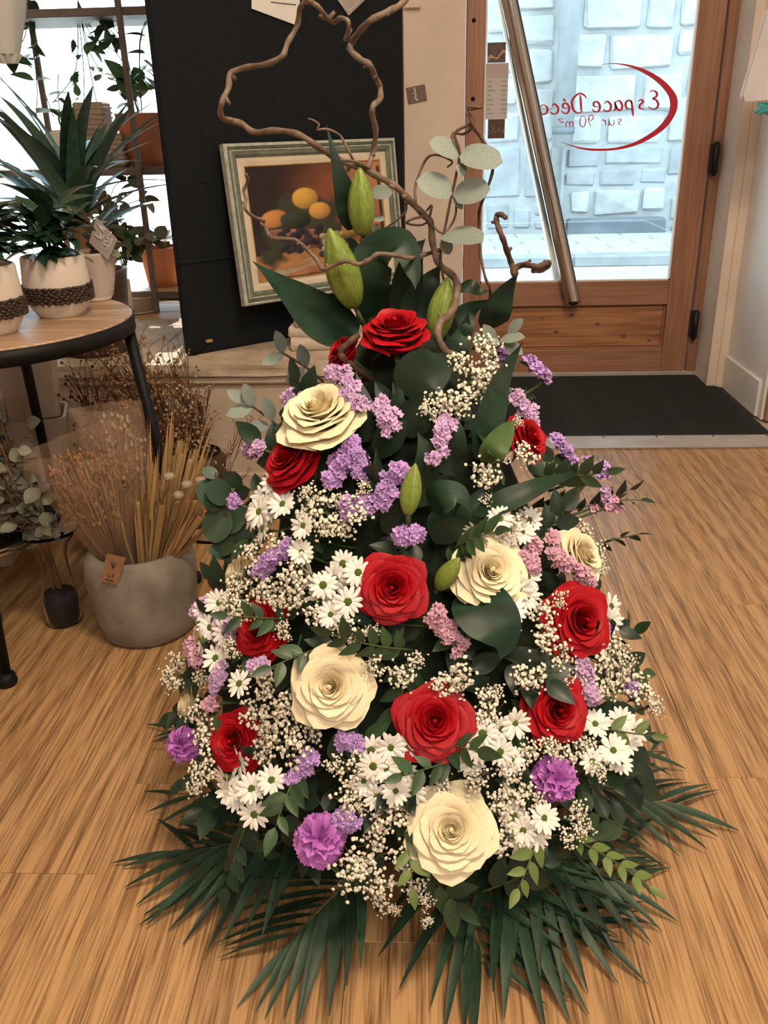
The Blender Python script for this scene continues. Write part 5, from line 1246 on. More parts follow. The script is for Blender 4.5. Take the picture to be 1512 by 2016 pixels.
STAT = [  # list of pixel points along the spike, half width px, material, colour word
 ([(752, 800), (765, 835)], 26, 'pale_lilac', 'pale lilac'), ([(680, 755), (700, 790)], 20, 'pale_lilac', 'pale lilac'), ([(882, 825), (868, 858), (850, 910)], 19, 'pale_lilac', 'pale lilac'),
 ([(690, 890), (668, 915), (645, 950)], 22, 'lilac', 'lilac'), ([(700, 895), (712, 930)], 17, 'lilac', 'lilac'), ([(765, 950), (748, 985)], 24, 'lilac', 'lilac'), ([(790, 925)], 22, 'lilac', 'lilac'),
 ([(685, 995), (730, 1000)], 20, 'lilac', 'lilac'), ([(788, 1060), (820, 1048)], 20, 'lilac', 'lilac'), ([(690, 868)], 18, 'lilac', 'shaded lilac'),
 ([(858, 1205), (875, 1240), (900, 1275)], 24, 'pink_statice', 'pink'), ([(1030, 705), (1058, 722), (1078, 742)], 15, 'lilac', 'lilac'), ([(1012, 768), (1030, 795), (1048, 810)], 19, 'pale_lilac', 'pale lilac'),
 ([(1046, 826), (1052, 828)], 12, 'pale_lilac', 'pale lilac'), ([(1095, 858), (1112, 882), (1126, 908)], 12, 'lilac', 'lilac'), ([(1160, 908)], 11, 'lilac', 'small lilac'), ([(1186, 930), (1196, 922)], 14, 'lilac', 'lilac'),
 ([(1192, 965), (1200, 985)], 15, 'pale_lilac', 'pale lilac'), ([(1172, 1000), (1195, 992), (1215, 990)], 15, 'pink_statice', 'pink'), ([(1052, 1075)], 17, 'pink_statice', 'pink'), ([(1028, 1100), (1052, 1115)], 18, 'pink_statice', 'pink'),
 ([(1085, 1088), (1115, 1108), (1150, 1130), (1165, 1140)], 14, 'pink_statice', 'long pink'), ([(1088, 1060)], 14, 'pink_statice', 'pink'), ([(1148, 1310), (1155, 1340), (1165, 1368)], 19, 'pale_lilac', 'pale lilac'),
 ([(482, 888), (510, 882)], 14, 'pale_lilac', 'pale lilac'), ([(430, 1245), (455, 1232)], 17, 'pale_lilac', 'pale lilac'), ([(388, 1200), (400, 1192)], 15, 'pale_lilac', 'pale lilac'), ([(372, 1270), (385, 1300)], 15, 'pink_statice', 'pink'),
 ([(430, 1318), (420, 1352)], 16, 'pale_lilac', 'pale lilac'), ([(498, 1316), (515, 1318)], 18, 'pale_lilac', 'shaded pale lilac'), ([(510, 1122), (545, 1092)], 17, 'lilac', 'lilac'), ([(560, 1082)], 14, 'lilac', 'lilac'),
 ([(678, 1458), (700, 1465)], 18, 'lilac', 'lilac'), ([(612, 1490), (590, 1515), (578, 1540)], 18, 'lilac', 'lilac'), ([(672, 1612), (690, 1622)], 22, 'lilac', 'lilac'), ([(1192, 1228), (1200, 1240)], 13, 'pale_lilac', 'pale lilac'),
 ([(1246, 1356)], 9, 'lilac', 'tiny lilac'), ([(570, 775), (560, 792)], 10, 'pale_lilac', 'pale lilac'), ([(655, 728), (675, 738)], 12, 'pale_lilac', 'pale lilac'), ([(414, 1384)], 12, 'pink_statice', 'small pink'),
 ([(458, 985), (462, 992)], 8, 'lilac', 'tiny lilac'), ([(985, 690), (1000, 700)], 13, 'lilac', 'shaded lilac'),
]
sr = random.Random(5)
for k, (pp, hw_, m, cw) in enumerate(STAT):
    pts = [surf(x, y, 0.02) for x, y in pp]; p0 = pts[0][0]; nav = pts[len(pts) // 2][1]
    cx = sum(x for x, y in pp) / len(pp); cy = sum(y for x, y in pp) / len(pp)
    base = pts[-1][0] - nav * 0.09
    t = thing('statice_spray', where('%s statice spray' % cw, cx, cy), 'statice', base, 'statice sprays')
    path = cr([p for p, n in pts], 6) if len(pts) > 1 else [pts[0][0]]
    length = sum((a - b).length for a, b in zip(path[1:], path[:-1])); wpx = hw_ * pxm(p0)
    nfl = int(5 + (length + wpx * 1.3) * wpx * 2 / (0.0000565)); nfl = max(5, min(nfl, 26))
    for i in range(nfl):
        c_ = path[int(sr.random() * (len(path) - 0.01))]; o_ = rdir(sr); o_ = o_ - nav * min(0, o_.dot(nav)) * 1.5
        q_ = c_ + o_ * wpx * sr.uniform(0.25, 0.95) - nav * wpx * 0.3
        f_ = (o_ * 0.7 + nav * 0.6 + tocam(q_) * 0.5 + rdir(sr) * 0.3).normalized(); s_ = sr.uniform(0.0062, 0.0090)
        obj('floret', SF[m][i % 3], t, zframe(f_, q_ - base, s_, sr.uniform(0, 6)))
    obj('stem', MB().tube(cr([V((0, 0, 0)), (pts[-1][0] - base) * 0.7, pts[0][0] - base - nav * 0.006] if len(pts) == 1 else [V((0, 0, 0)), pts[-1][0] - base - nav * 0.006, pts[0][0] - base - nav * 0.006], 5), 0.0021, 5).mesh('stem', 'stem_green'), t)

# ------------------------------------------------------------------ baby's breath
def gyp_variant(seed, n):
    r1 = random.Random(seed); fl = MB(); stx = MB(); base = V((0, 0, -1.6)); hubs = []
    for k in range(max(4, n // 7)):
        d = rdir(r1); d.z = abs(d.z) * 0.5 - 0.15; hubs.append(d * r1.uniform(0.35, 0.6)); stx.tube([base, hubs[-1] * 0.4 + V((0, 0, -0.6)), hubs[-1]], 0.022, 3, False)
    for k in range(n):
        h_ = r1.choice(hubs); p = h_ + V((r1.gauss(0, 0.28), r1.gauss(0, 0.28), r1.gauss(0.12, 0.2)))
        if p.length > 1.15: p = p * (1.1 / p.length)
        stx.tube([h_, p], 0.014, 3, False)
        f_ = (p + V((0, 0, 0.9)) + rdir(r1) * 0.7).normalized(); s_ = r1.uniform(0.062, 0.112); M = zframe(f_, p, s_, r1.uniform(0, 6))
        vs = [V((0, 0, 0.28))]; m_ = 8
        for j, (rr, zz) in enumerate(((0.55, 0.42), (1.0, 0.12), (0.45, -0.55))):
            for i in range(m_): vs.append(V((rr * (1 + 0.16 * (i % 2)) * math.cos(2 * math.pi * i / m_), rr * (1 + 0.16 * (i % 2)) * math.sin(2 * math.pi * i / m_), zz + 0.16 * ((i % 2) if j < 2 else 0))))
        fs = [(0, 1 + i, 1 + (i + 1) % m_) for i in range(m_)]
        for j in range(2): fs += [(1 + j * m_ + i, 1 + (j + 1) * m_ + i, 1 + (j + 1) * m_ + (i + 1) % m_, 1 + j * m_ + (i + 1) % m_) for i in range(m_)]
        fl.add([M @ v_ for v_ in vs], fs)
    return fl.mesh('florets', 'gypsophila'), stx.mesh('stem', 'stem_thin')
GV = [gyp_variant(s_, n_) for s_, n_ in ((1, 66), (2, 84), (3, 58), (4, 92), (5, 74))]
GYP = [(500, 1092, 36), (468, 1152, 34), (548, 1062, 28), (455, 1275, 26), (620, 1440, 34), (590, 1420, 30), (820, 1300, 24), (1165, 1245, 22), (1180, 1350, 34), (950, 682, 40), (985, 700, 36), (905, 715, 34), (925, 752, 46), (962, 740, 38), (880, 790, 42), (845, 805, 26), (910, 800, 30), (640, 1005, 52), (700, 1005, 36), (668, 1038, 36), (610, 975, 30), (640, 1040, 30),
       (1012, 1012, 42), (990, 1035, 40), (1150, 1050, 32), (1175, 1085, 28), (955, 935, 40), (985, 905, 24), (1035, 893, 30), (1020, 830, 16), (960, 985, 18), (520, 1155, 46), (600, 1125, 50), (575, 1165, 44), (480, 1210, 40), (545, 1175, 34), (625, 1210, 36),
       (352, 1300, 36), (338, 1335, 30), (395, 1335, 26), (392, 1410, 40), (405, 1450, 34), (400, 1500, 40), (385, 1540, 32), (540, 1425, 52), (575, 1470, 46), (520, 1480, 40), (488, 1398, 34), (520, 1350, 36), (560, 1385, 40),
       (700, 1515, 36), (688, 1570, 38), (700, 1600, 30), (772, 1605, 44), (745, 1640, 36), (722, 1682, 46), (690, 1722, 46), (735, 1735, 42), (755, 1775, 28), (820, 1745, 30), (840, 1775, 20), (795, 1690, 36), (830, 1700, 28), (842, 1815, 14),
       (902, 1330, 46), (868, 1352, 30), (790, 1330, 36), (745, 1310, 32), (955, 1395, 40), (975, 1360, 24), (1062, 1205, 36), (1075, 1255, 40), (1100, 1290, 36), (1040, 1330, 40), (1110, 1330, 36), (1190, 1300, 44), (1222, 1335, 44), (1262, 1370, 42), (1285, 1390, 28), (1205, 1270, 34),
       (1140, 1345, 30), (1150, 1470, 36), (1175, 1520, 30), (1110, 1490, 34), (1135, 1595, 34), (1150, 1630, 26), (1010, 1565, 46), (975, 1600, 36), (985, 1650, 44), (935, 1540, 34), (1050, 1570, 30), (1035, 1480, 34), (1120, 1640, 28), (690, 1240, 36), (660, 1225, 30), (1235, 1300, 28), (1185, 1120, 18),
       (530, 1010, 22), (455, 1190, 30), (670, 985, 26), (1000, 1520, 34), (1080, 1470, 30), (655, 1500, 26), (560, 1240, 24), (730, 1245, 20), (1100, 1180, 24), (480, 1330, 26), (1060, 1660, 26), (870, 1545, 28), (780, 1790, 14), (715, 960, 18)]
gr = random.Random(9)
for k, (px, py, rr) in enumerate(GYP):
    p, n = surf(px, py, 0.018 + gr.uniform(-0.008, 0.012)); f_ = (n * 0.9 + tocam(p) * 0.6 + rdir(gr) * 0.4).normalized(); s_ = rr * pxm(p) * 0.95
    fl, stx = GV[k % 5]
    M = zframe(f_, p, s_, gr.uniform(0, 6)); M = M @ Matrix.Diagonal((1.05, 1.05, 0.8, 1))
    t = thing('gypsophila_sprig', where('white baby\'s breath sprig', px, py), 'baby\'s breath', M=M, group='baby\'s breath sprigs')
    obj('florets', fl, t, kind='stuff'); obj('stem', stx, t, kind='stuff')

# ------------------------------------------------------------------ lilies: stems with buds and long leaves
def Q(px, py, dy=0.0): return P(px, py, AY + dy)
BUD = MB().lathe([(0.02, -0.02)] + [(0.165 * math.sin(math.pi * (0.06 + 0.94 * t_) ** 0.85) ** 0.75 + 0.004, t_) for t_ in np.linspace(0, 0.985, 18)] + [(0.002, 1.0)], 24,
                 rfun=lambda g, z_: 1 + 0.10 * abs(math.cos(g * 1.5)) ** 0.6 - 0.12 * max(0, 1 - abs((g % (2 * math.pi / 3)) - math.pi / 3) * 7)).mesh('bud', 'lily_bud')
def world_leaf(parent, pts, wid, m, up, fold=0.18, across=2, name='leaf'):
    path = cr(pts, 6)
    mb = MB().ribbon(path, lambda q_: wid * (math.sin(math.pi * min(1, 0.03 + 0.97 * q_) ** 0.62) ** 1.15 if q_ < 0.999 else 0.01), up, fold, across)
    return obj(name, sub(mb, parent.location).mesh(name, m), parent)
def lily(label, base, buds, stem_pts):
    t = thing('lily_stem', label, 'lily', base, 'lily stems in bud')
    obj('stem', sub(MB().tube(cr([V(base)] + stem_pts, 6), 0.0045, 7), base).mesh('stem', 'stem_green'), t)
    for (b0, b1, wf) in buds:
        ax = b1 - b0; M = zframe(ax, b0 - V(base), ax.length, 0.4) @ Matrix.Diagonal((wf * 1.16, wf * 1.16, 1, 1)); obj('bud', BUD, t, M)
        obj('bud_stalk', sub(MB().tube([b0 - ax * 0.35 + V((0.004, 0.01, 0)), b0 + ax * 0.02], 0.0035, 6), base).mesh('bud_stalk', 'stem_green'), t)
    return t
tc_ = tocam(V((AX, AY, 0.8)))
b_ = Q(745, 720, 0.02)
ly = lily('tallest lily stem with two green buds above the topmost rose', b_, [(Q(714, 462, 0.0), Q(708, 328, -0.005), 1.02), (Q(698, 603, -0.03), Q(648, 449, -0.05), 1.0)], [Q(730, 640, 0.01), Q(718, 540, 0.0), Q(714, 470, 0.0)])
world_leaf(ly, [Q(692, 452, 0.01), Q(683, 400, 0.0), Q(668, 345, -0.01), Q(642, 245, 0.0)], 0.017, 'leaf_lily', tc_ + V((0.3, 0, 0)))
world_leaf(ly, [Q(706, 655, 0.0), Q(640, 632, -0.02), Q(575, 580, -0.03), Q(497, 514, -0.05)], 0.035, 'leaf_lily', tc_ + V((0.2, 0, 0.5)))
world_leaf(ly, [Q(735, 620, 0.0), Q(728, 560, -0.02), Q(742, 500, -0.02), Q(790, 480, -0.03), Q(815, 540, -0.05), Q(818, 570, -0.06)], 0.028, 'leaf_lily', tc_ + V((0, 0, 0.6)))
world_leaf(ly, [Q(790, 640, 0.03), Q(800, 570, 0.03), Q(815, 500, 0.02), Q(838, 470, 0.03)], 0.022, 'leaf_dark', tc_)
world_leaf(ly, [Q(712, 640, 0.01), Q(716, 580, 0.0), Q(712, 530, -0.01), Q(695, 480, 0.0), Q(676, 470, 0.0)], 0.016, 'leaf_lily', tc_ + V((-0.6, 0, 0)))
b_ = Q(850, 740, 0.0)
ly = lily('lily stem with one green bud behind the willow twig', b_, [(Q(858, 668, -0.03), Q(882, 545, -0.02), 1.05)], [Q(856, 700, -0.01), Q(860, 672, -0.03)])
world_leaf(ly, [Q(835, 680, 0.02), Q(830, 610, 0.03), Q(845, 560, 0.03), Q(868, 520, 0.04)], 0.030, 'leaf_dark', tc_)
world_leaf(ly, [Q(890, 680, 0.0), Q(905, 640, 0.0), Q(925, 610, 0.01), Q(968, 588, 0.0)], 0.020, 'leaf_lily', tc_)
world_leaf(ly, [Q(880, 740, 0.0), Q(900, 690, -0.01), Q(915, 650, 0.0), Q(922, 612, 0.0)], 0.017, 'leaf_lily', tc_)
world_leaf(ly, [Q(958, 645, 0.02), Q(975, 615, 0.0), Q(995, 575, 0.0), Q(1022, 535, 0.0)], 0.021, 'leaf_lily', tc_ + V((0.3, 0, 0.3)))
world_leaf(ly, [Q(900, 570, 0.03), Q(925, 565, 0.02), Q(945, 575, 0.02), Q(965, 572, 0.02)], 0.012, 'leaf_dark', tc_ + V((0, 0, 1)))
s0, n0_ = surf(985, 905, 0.01)
ly = lily('lily stem with a bright green leaf-like bud by the doormat-side red rose', s0 - n0_ * 0.05, [(surf(803, 1012, 0.03)[0], surf(818, 912, 0.05)[0], 1.0)], [s0])
ly['label'] = 'lily stem with a green bud and long pointed leaves above the central rose'
def SF_(x, y, pu_=0.03): return surf(x, y, pu_)[0]
world_leaf(ly, [SF_(945, 905, 0.0), SF_(958, 840, 0.03), SF_(980, 770, 0.04), Q(1003, 715, -0.06), Q(1030, 672, -0.05)], 0.022, 'leaf_lily', tc_ + V((0.5, 0, 0)))
world_leaf(ly, [SF_(955, 910, 0.02), SF_(975, 880, 0.05), SF_(1000, 845, 0.05), SF_(1014, 826, 0.05)], 0.017, 'leaf_mid', tc_)
world_leaf(ly, [SF_(930, 1010, 0.0), SF_(1000, 985, 0.03), SF_(1080, 950, 0.05), SF_(1175, 918, 0.06)], 0.016, 'leaf_lily', tc_ + V((0, 0, 1)))
world_leaf(ly, [SF_(850, 1000, 0.01), SF_(870, 980, 0.04), SF_(905, 975, 0.05), SF_(928, 1010, 0.05)], 0.021, 'leaf_lily', tc_ + V((0, 0, 0.6)))
s0, n0_ = surf(905, 1165, 0.0)
ly = lily('lily stem with a green bud pressed against the cream rose', s0 - n0_ * 0.06, [(SF_(862, 1158, 0.0), SF_(905, 1098, 0.03), 1.15)], [s0])
world_leaf(ly, [SF_(915, 1165, 0.0), SF_(945, 1195, 0.03), SF_(980, 1235, 0.05), SF_(992, 1270, 0.05), SF_(984, 1300, 0.05)], 0.036, 'leaf_lily', tc_ + V((0.3, 0, 0.2)))
world_leaf(ly, [SF_(800, 780, 0.0), SF_(830, 740, 0.02), SF_(865, 720, 0.02), SF_(885, 690, 0.0)], 0.034, 'leaf_dark', tc_)
for (a0, a1, a2, wd) in (((745, 900), (775, 830), (790, 740), 0.03), ((800, 860), (815, 810), (840, 770), 0.034), ((760, 1050), (780, 980), (790, 930), 0.02), ((850, 1060), (900, 1040), (945, 1060), 0.022), ((880, 900), (895, 860), (900, 815), 0.024),
                         ((720, 870), (715, 800), (700, 730), 0.022), ((735, 1010), (745, 950), (740, 880), 0.02), ((830, 960), (840, 900), (822, 850), 0.024), ((905, 1060), (930, 1000), (960, 950), 0.022)):
    world_leaf(ly, [SF_(*a0, -0.02), SF_(*a1, 0.0), SF_(*a2, 0.01)], wd * 0.75, 'leaf_dark', tc_ + rdir(gr) * 0.5)

# ------------------------------------------------------------------ eucalyptus branches
def euc(label, stem_px, leaves, key, dy=0.0, srf=False, group='eucalyptus branches'):
    pt = (lambda x, y, k=0.02: SF_(x, y, k)) if srf else (lambda x, y, k=0.0: Q(x, y, dy + k))
    base = pt(*stem_px[0]); t = thing('eucalyptus_branch', label, 'eucalyptus', base, group)
    obj('stem', sub(MB().tube(cr([pt(*s_) for s_ in stem_px], 5), 0.0018, 6), base).mesh('stem', 'willow_dark'), t)
    r1 = random.Random(len(label))
    for (x0, y0, x1, y1, tl) in leaves:
        a = pt(x0, y0); b2 = pt(x1, y1); d = b2 - a + tocam(a) * tl * (b2 - a).length; L_ = d.length
        L_ *= 1.28 if key == 'eucd' else 1.0
        obj('leaf', LM[key], t, frame(d, tocam(a) * (0.9 - abs(tl) * 0.4) + V((0, 0, 0.5)) + rdir(r1) * 0.25, a - base, (L_, L_, L_)))
    return t
euc('tall eucalyptus branch with pale grey leaves in front of the door', [(900, 640), (868, 520), (880, 430), (897, 350), (905, 300), (896, 262), (930, 240), (922, 212), (948, 212)],
    [(905, 305, 850, 275, 0.3), (903, 305, 988, 312, 0.3), (893, 378, 826, 352, 0.4), (893, 385, 960, 368, 0.5), (888, 390, 915, 408, -0.2), (872, 462, 945, 464, 0.9), (872, 465, 884, 500, 0.4), (905, 320, 912, 345, 0.7)], 'euc', -0.01)
euc('grey eucalyptus sprig half hidden behind the upper lily bud', [(735, 520), (730, 470), (728, 380)], [(730, 378, 770, 378, 0.5), (732, 430, 756, 430, 0.4), (740, 440, 740, 460, 0.3)], 'euc', 0.05)
euc('eucalyptus sprig reaching over the stone platform near the topmost rose', [(650, 765), (612, 730), (575, 706), (556, 695)], [(604, 722, 590, 680, 0.2), (600, 724, 562, 752, 0.3), (558, 696, 545, 652, 0.2), (560, 697, 516, 714, 0.5)], 'eucg', 0.0)
euc('eucalyptus sprig with small oval leaves beside the highest cream rose', [(560, 850), (535, 828), (500, 802), (480, 790)], [(538, 830, 520, 782, 0.1), (530, 838, 490, 838, 0.6), (498, 802, 482, 756, 0.1), (497, 803, 446, 815, 0.4), (484, 792, 448, 768, 0.2)], 'eucg', 0.0)
euc('eucalyptus branch with big round dark leaves beside the daisies', [(500, 1110), (470, 1060), (440, 1000), (425, 930)], [(428, 940, 405, 925, -0.2), (440, 1000, 405, 960, 0.2), (452, 985, 420, 960, 0.6), (455, 1010, 412, 1048, 0.1), (480, 1025, 448, 1090, 0.1), (440, 1045, 470, 1005, 0.0), (470, 1080, 505, 1060, 0.2), (450, 1095, 420, 1082, 0.4)], 'eucd', -0.02)
euc('pale eucalyptus leaves above the baby\'s breath on the door side', [(955, 730), (975, 690), (1000, 665), (1020, 640)], [(975, 680, 955, 640, 0.3), (985, 668, 1030, 660, 0.7), (990, 672, 1030, 696, 0.2), (985, 675, 950, 665, 0.5), (1000, 655, 1028, 628, 0.3), (955, 690, 938, 655, 0.2)], 'eucg', -0.03)

# ------------------------------------------------------------------ corkscrew willow
def willow(label, pxs, r0, r1_, m='willow', side=(), group='corkscrew willow twigs'):
    rr = random.Random(len(pxs)); pts = []
    for i, q_ in enumerate(pxs): pts.append(Q(q_[0], q_[1], q_[2] if len(q_) > 2 else 0.02 * math.sin(i * 1.3)))
    path = cr(pts, 7); n = len(path); t = thing('willow_twig', label, 'twig', pts[0], group)
    obj('twig', sub(MB().tube(path, [(r0 + (r1_ - r0) * i / n) * (1 + 0.10 * math.sin(i * 0.9)) for i in range(n)], 8), pts[0]).mesh('twig', m), t)
    for k in range(max(2, n // 16)):
        i = rr.randint(4, n - 3); d = rdir(rr); obj('knot', sub(MB().tube([path[i], path[i] + d * r0 * 2.0], [r0 * 0.7, r0 * 0.45], 6), pts[0]).mesh('knot', m), t)
    for sp in side:
        obj('side_shoot', sub(MB().tube(cr([Q(*s_) for s_ in sp], 6), [0.0019 - 0.0008 * i / (6 * len(sp)) for i in range(6 * (len(sp) - 1) + 1)], 6), pts[0]).mesh('side_shoot', m), t)
    return t
willow('long corkscrew willow branch looping widely over the black board', [(930, 728, -.06), (905, 706, -.08), (876, 690, -.09), (862, 660, -.09), (868, 634, -.08), (890, 612, -.06), (900, 570, -.03), (893, 545, -.01), (865, 520, 0), (852, 480, 0), (848, 440, 0), (836, 425, 0.0), (812, 400, 0), (780, 368), (745, 348), (715, 332), (670, 316), (630, 292), (590, 266), (545, 257), (500, 260), (475, 243), (438, 232), (436, 205), (450, 172), (453, 146), (480, 134), (525, 126), (556, 110), (566, 85), (585, 50), (590, 18), (602, 4), (622, 10), (645, 35), (657, 44), (668, 36), (684, 40), (686, 58), (680, 78)], 0.0054, 0.0026,
       side=[[(668, 316, 0.0), (700, 318, -0.01), (722, 328, 0.0), (700, 320, 0.01), (688, 300, 0.0), (672, 270, 0.01), (655, 258, 0.0), (640, 254, 0.0), (625, 255, 0.0), (628, 245, 0), (615, 236, 0), (606, 234, 0)],
             [(838, 425, 0), (810, 432, -0.01), (802, 440, 0), (830, 443, 0.01), (850, 430, 0.01)], [(842, 436, 0), (870, 458, -0.01), (890, 440, 0), (898, 415, 0), (896, 385, 0), (905, 376, 0)],
             [(845, 430, 0.0), (850, 405, -0.01), (840, 415, 0.0)], [(800, 400, 0.0), (796, 420, 0.01), (765, 445, 0.02), (740, 462, 0.03), (715, 460, 0.03)], [(818, 398, 0), (818, 365, 0.02), (838, 315, 0.02), (860, 305, 0.0), (890, 318, 0), (880, 330, 0.0)]])
willow('second willow branch rising to the top edge beside the door pillar', [(724, 332, .0), (734, 300), (740, 262), (733, 225), (735, 208), (748, 195), (748, 172), (738, 150), (728, 128), (708, 116), (690, 98), (692, 84), (708, 62), (730, 40), (765, 22), (790, 8), (812, -20)], 0.0036, 0.0040)
willow('thin willow twig snaking across the picture frame', [(868, 492, 0.0), (840, 500), (810, 508, -.05), (780, 503, -.07), (745, 500, -.08), (726, 512, -.08), (705, 520, -.08), (680, 514, -.09), (655, 524, -.08), (635, 530, -.07), (624, 512, -.05), (608, 495, -.04), (585, 474), (560, 470), (535, 468), (525, 452), (518, 435), (500, 427), (483, 412), (484, 392), (480, 375), (488, 355), (484, 343)], 0.0030, 0.0021)
willow('dark willow twig hooked like a snake before the door glass', [(1012, 540, -.01), (1008, 522), (1000, 500), (992, 475), (984, 455), (978, 438), (978, 425), (986, 422), (995, 428)], 0.0042, 0.0034, 'willow_dark')
willow('dark willow loop curling beside the pull bar foot', [(1012, 538, 0), (1018, 526), (1034, 521), (1048, 524), (1062, 524), (1078, 517), (1080, 522), (1068, 531), (1050, 533)], 0.0042, 0.0036, 'willow_dark')
willow('wiry dark twig hanging down in front of the door stile', [(925, 245, 0), (945, 268), (966, 305), (970, 335), (958, 375), (945, 410), (943, 440), (946, 500), (955, 545), (965, 570), (964, 590)], 0.0022, 0.0018, 'willow_dark')
willow('wiry dark twig zigzagging above the grey eucalyptus leaves', [(890, 278, 0), (892, 262), (912, 264), (930, 252), (928, 238), (918, 222), (925, 216), (950, 212)], 0.0018, 0.0014, 'willow_dark')
willow('short brown twig lying over the smaller red rose', [(738, 752, -.06), (715, 735, -.08), (695, 722, -.09), (676, 705, -.10), (672, 690, -.10), (690, 672, -.10), (705, 660, -.09)], 0.0050, 0.0042, 'willow_dark')

# ------------------------------------------------------------------ filler greens
FILL_L = 'small dark green filler sprig tucked between the flowers'
fr = random.Random(21)
def sprig(px, py, key, length, nl, lsz, label, group, push=0.0, dirv=None, name='leafy_sprig', face=0.4):
    p, n = surf(px, py, push); r1 = random.Random(int(px * 7 + py))
    d = dirv if dirv is not None else (n * 0.7 + rdir(r1) * 0.9 + V((0, 0, -0.1))).normalized()
    side = d.cross(n + rdir(r1) * 0.3); side = side.normalized() if side.length > 1e-3 else d.orthogonal().normalized()
    up = side.cross(d)
    base = p - d * length * 0.45; t = thing(name, label, 'greenery', base, group)
    path = [d * (length * k / 6) + up * (0.10 * length * math.sin(k / 6 * 2.2)) for k in range(7)]
    obj('stem', MB().tube(path, [0.0016 - 0.00015 * k for k in range(7)], 4).mesh('stem', 'stem_green'), t)
    for k in range(nl):
        f_ = 0.18 + 0.82 * k / (nl - 1); q_ = path[min(6, int(f_ * 6))]; sg = 1 if k % 2 else -1
        ld = (d * 0.75 + side * sg * 0.85 + up * r1.uniform(-0.2, 0.25)).normalized() if k < nl - 1 else d
        L_ = lsz * r1.uniform(0.8, 1.15); obj('leaf', LM[key], t, frame(ld, up + tocam(p) * face + rdir(r1) * 0.25, q_, (L_, L_ * 1.1, L_)))
    return t
NAMED = [((742, 1262), 'pist', 0.12, 11, 0.030, 'leafy pistachio sprig across the top of the wide open cream rose', V((-0.75, -0.35, 0.45))),
         ((520, 1215), 'pist', 0.09, 8, 0.028, 'small green leaves lying over the red rose on the pot side', V((-0.8, -0.4, 0.3))),
         ((600, 1290), 'pist', 0.09, 8, 0.030, 'small green leaves just left of the wide open cream rose', V((-0.6, -0.5, 0.0))),
         ((930, 1070), 'pist', 0.10, 10, 0.030, 'feathery green sprig above the cream rose beside the green bud', V((0.4, -0.5, 0.4))),
         ((1180, 1690), 'fresh', 0.12, 11, 0.026, 'light green sprig lying over the palm fronds on the open-floor side', V((0.75, -0.55, -0.2))),
         ((1040, 1690), 'fresh', 0.07, 6, 0.028, 'light green leaf tuft below the small daisy spray', V((-0.4, -0.7, -0.4))),
         ((805, 1690), 'fresh', 0.06, 5, 0.030, 'light green leaf pair under the daisies beside the lowest cream rose', V((0.1, -0.6, -0.6))),
         ((1205, 1070), 'dark', 0.07, 6, 0.026, 'dark five-leaf sprig standing out against the floor on the open side', V((0.8, -0.1, 0.25))),
         ((1215, 992), 'dark', 0.06, 4, 0.022, 'dark two-leaf tip pointing out over the floor', V((1.0, -0.1, 0.05))),
         ((1150, 985), 'dark', 0.12, 12, 0.026, 'dark leafy sprig behind the lilac statice on the door side', V((0.8, 0.0, 0.35))),
         ((1115, 930), 'pist', 0.10, 10, 0.030, 'green leafy sprig under the red rose nearest the doormat', V((0.7, -0.3, 0.2))),
         ((900, 1470), 'pist', 0.07, 6, 0.032, 'green leaves overlapping the daisies right of the lower red rose', V((0.6, -0.6, 0.3))),
         ((850, 1510), 'pist', 0.08, 7, 0.030, 'green leaves below the red rose above the lowest cream rose', V((-0.8, -0.5, 0.1))),
         ((570, 1560), 'pist', 0.08, 8, 0.032, 'green leaves right of the daisies on the pot side', V((-0.25, -0.6, -0.5))),
         ((480, 1660), 'dark', 0.10, 10, 0.030, 'dark leafy sprig drooping onto the fronds on the pot side', V((-0.2, -0.6, -0.6))),
         ((1230, 1440), 'fresh', 0.06, 4, 0.026, 'small pale leaf tip beyond the outer daisy spray', V((0.9, -0.2, 0.0)))]
for (xy, key, ln, nl, ls, lab, dv) in NAMED: sprig(xy[0], xy[1], key, ln, nl, ls, lab, 'leafy sprigs', 0.03 if key != 'dark' else 0.0, dv.normalized())
k = 0
for ring, (z_, cnt) in enumerate(((0.10, 13), (0.18, 13), (0.26, 12), (0.34, 11), (0.42, 10), (0.50, 9), (0.58, 7), (0.65, 5))):
    for i in range(cnt):
        a = math.radians(-185 + 190 * (i + 0.5 * (ring % 2)) / cnt); R_ = RZ(z_) * fr.uniform(0.80, 0.92)
        p = V((AX + R_ * math.cos(a), AY + R_ * math.sin(a), z_ + fr.uniform(-0.02, 0.02))); px, py = proj(p)
        key = ('dark', 'pist', 'dark')[k % 3]; k += 1
        sprig(px, py, key, fr.uniform(0.06, 0.085), 7 if key == 'pist' else 6, fr.uniform(0.034, 0.046), FILL_L, 'small dark filler greens', -0.035 + fr.uniform(-0.012, 0.012), face=0.9)

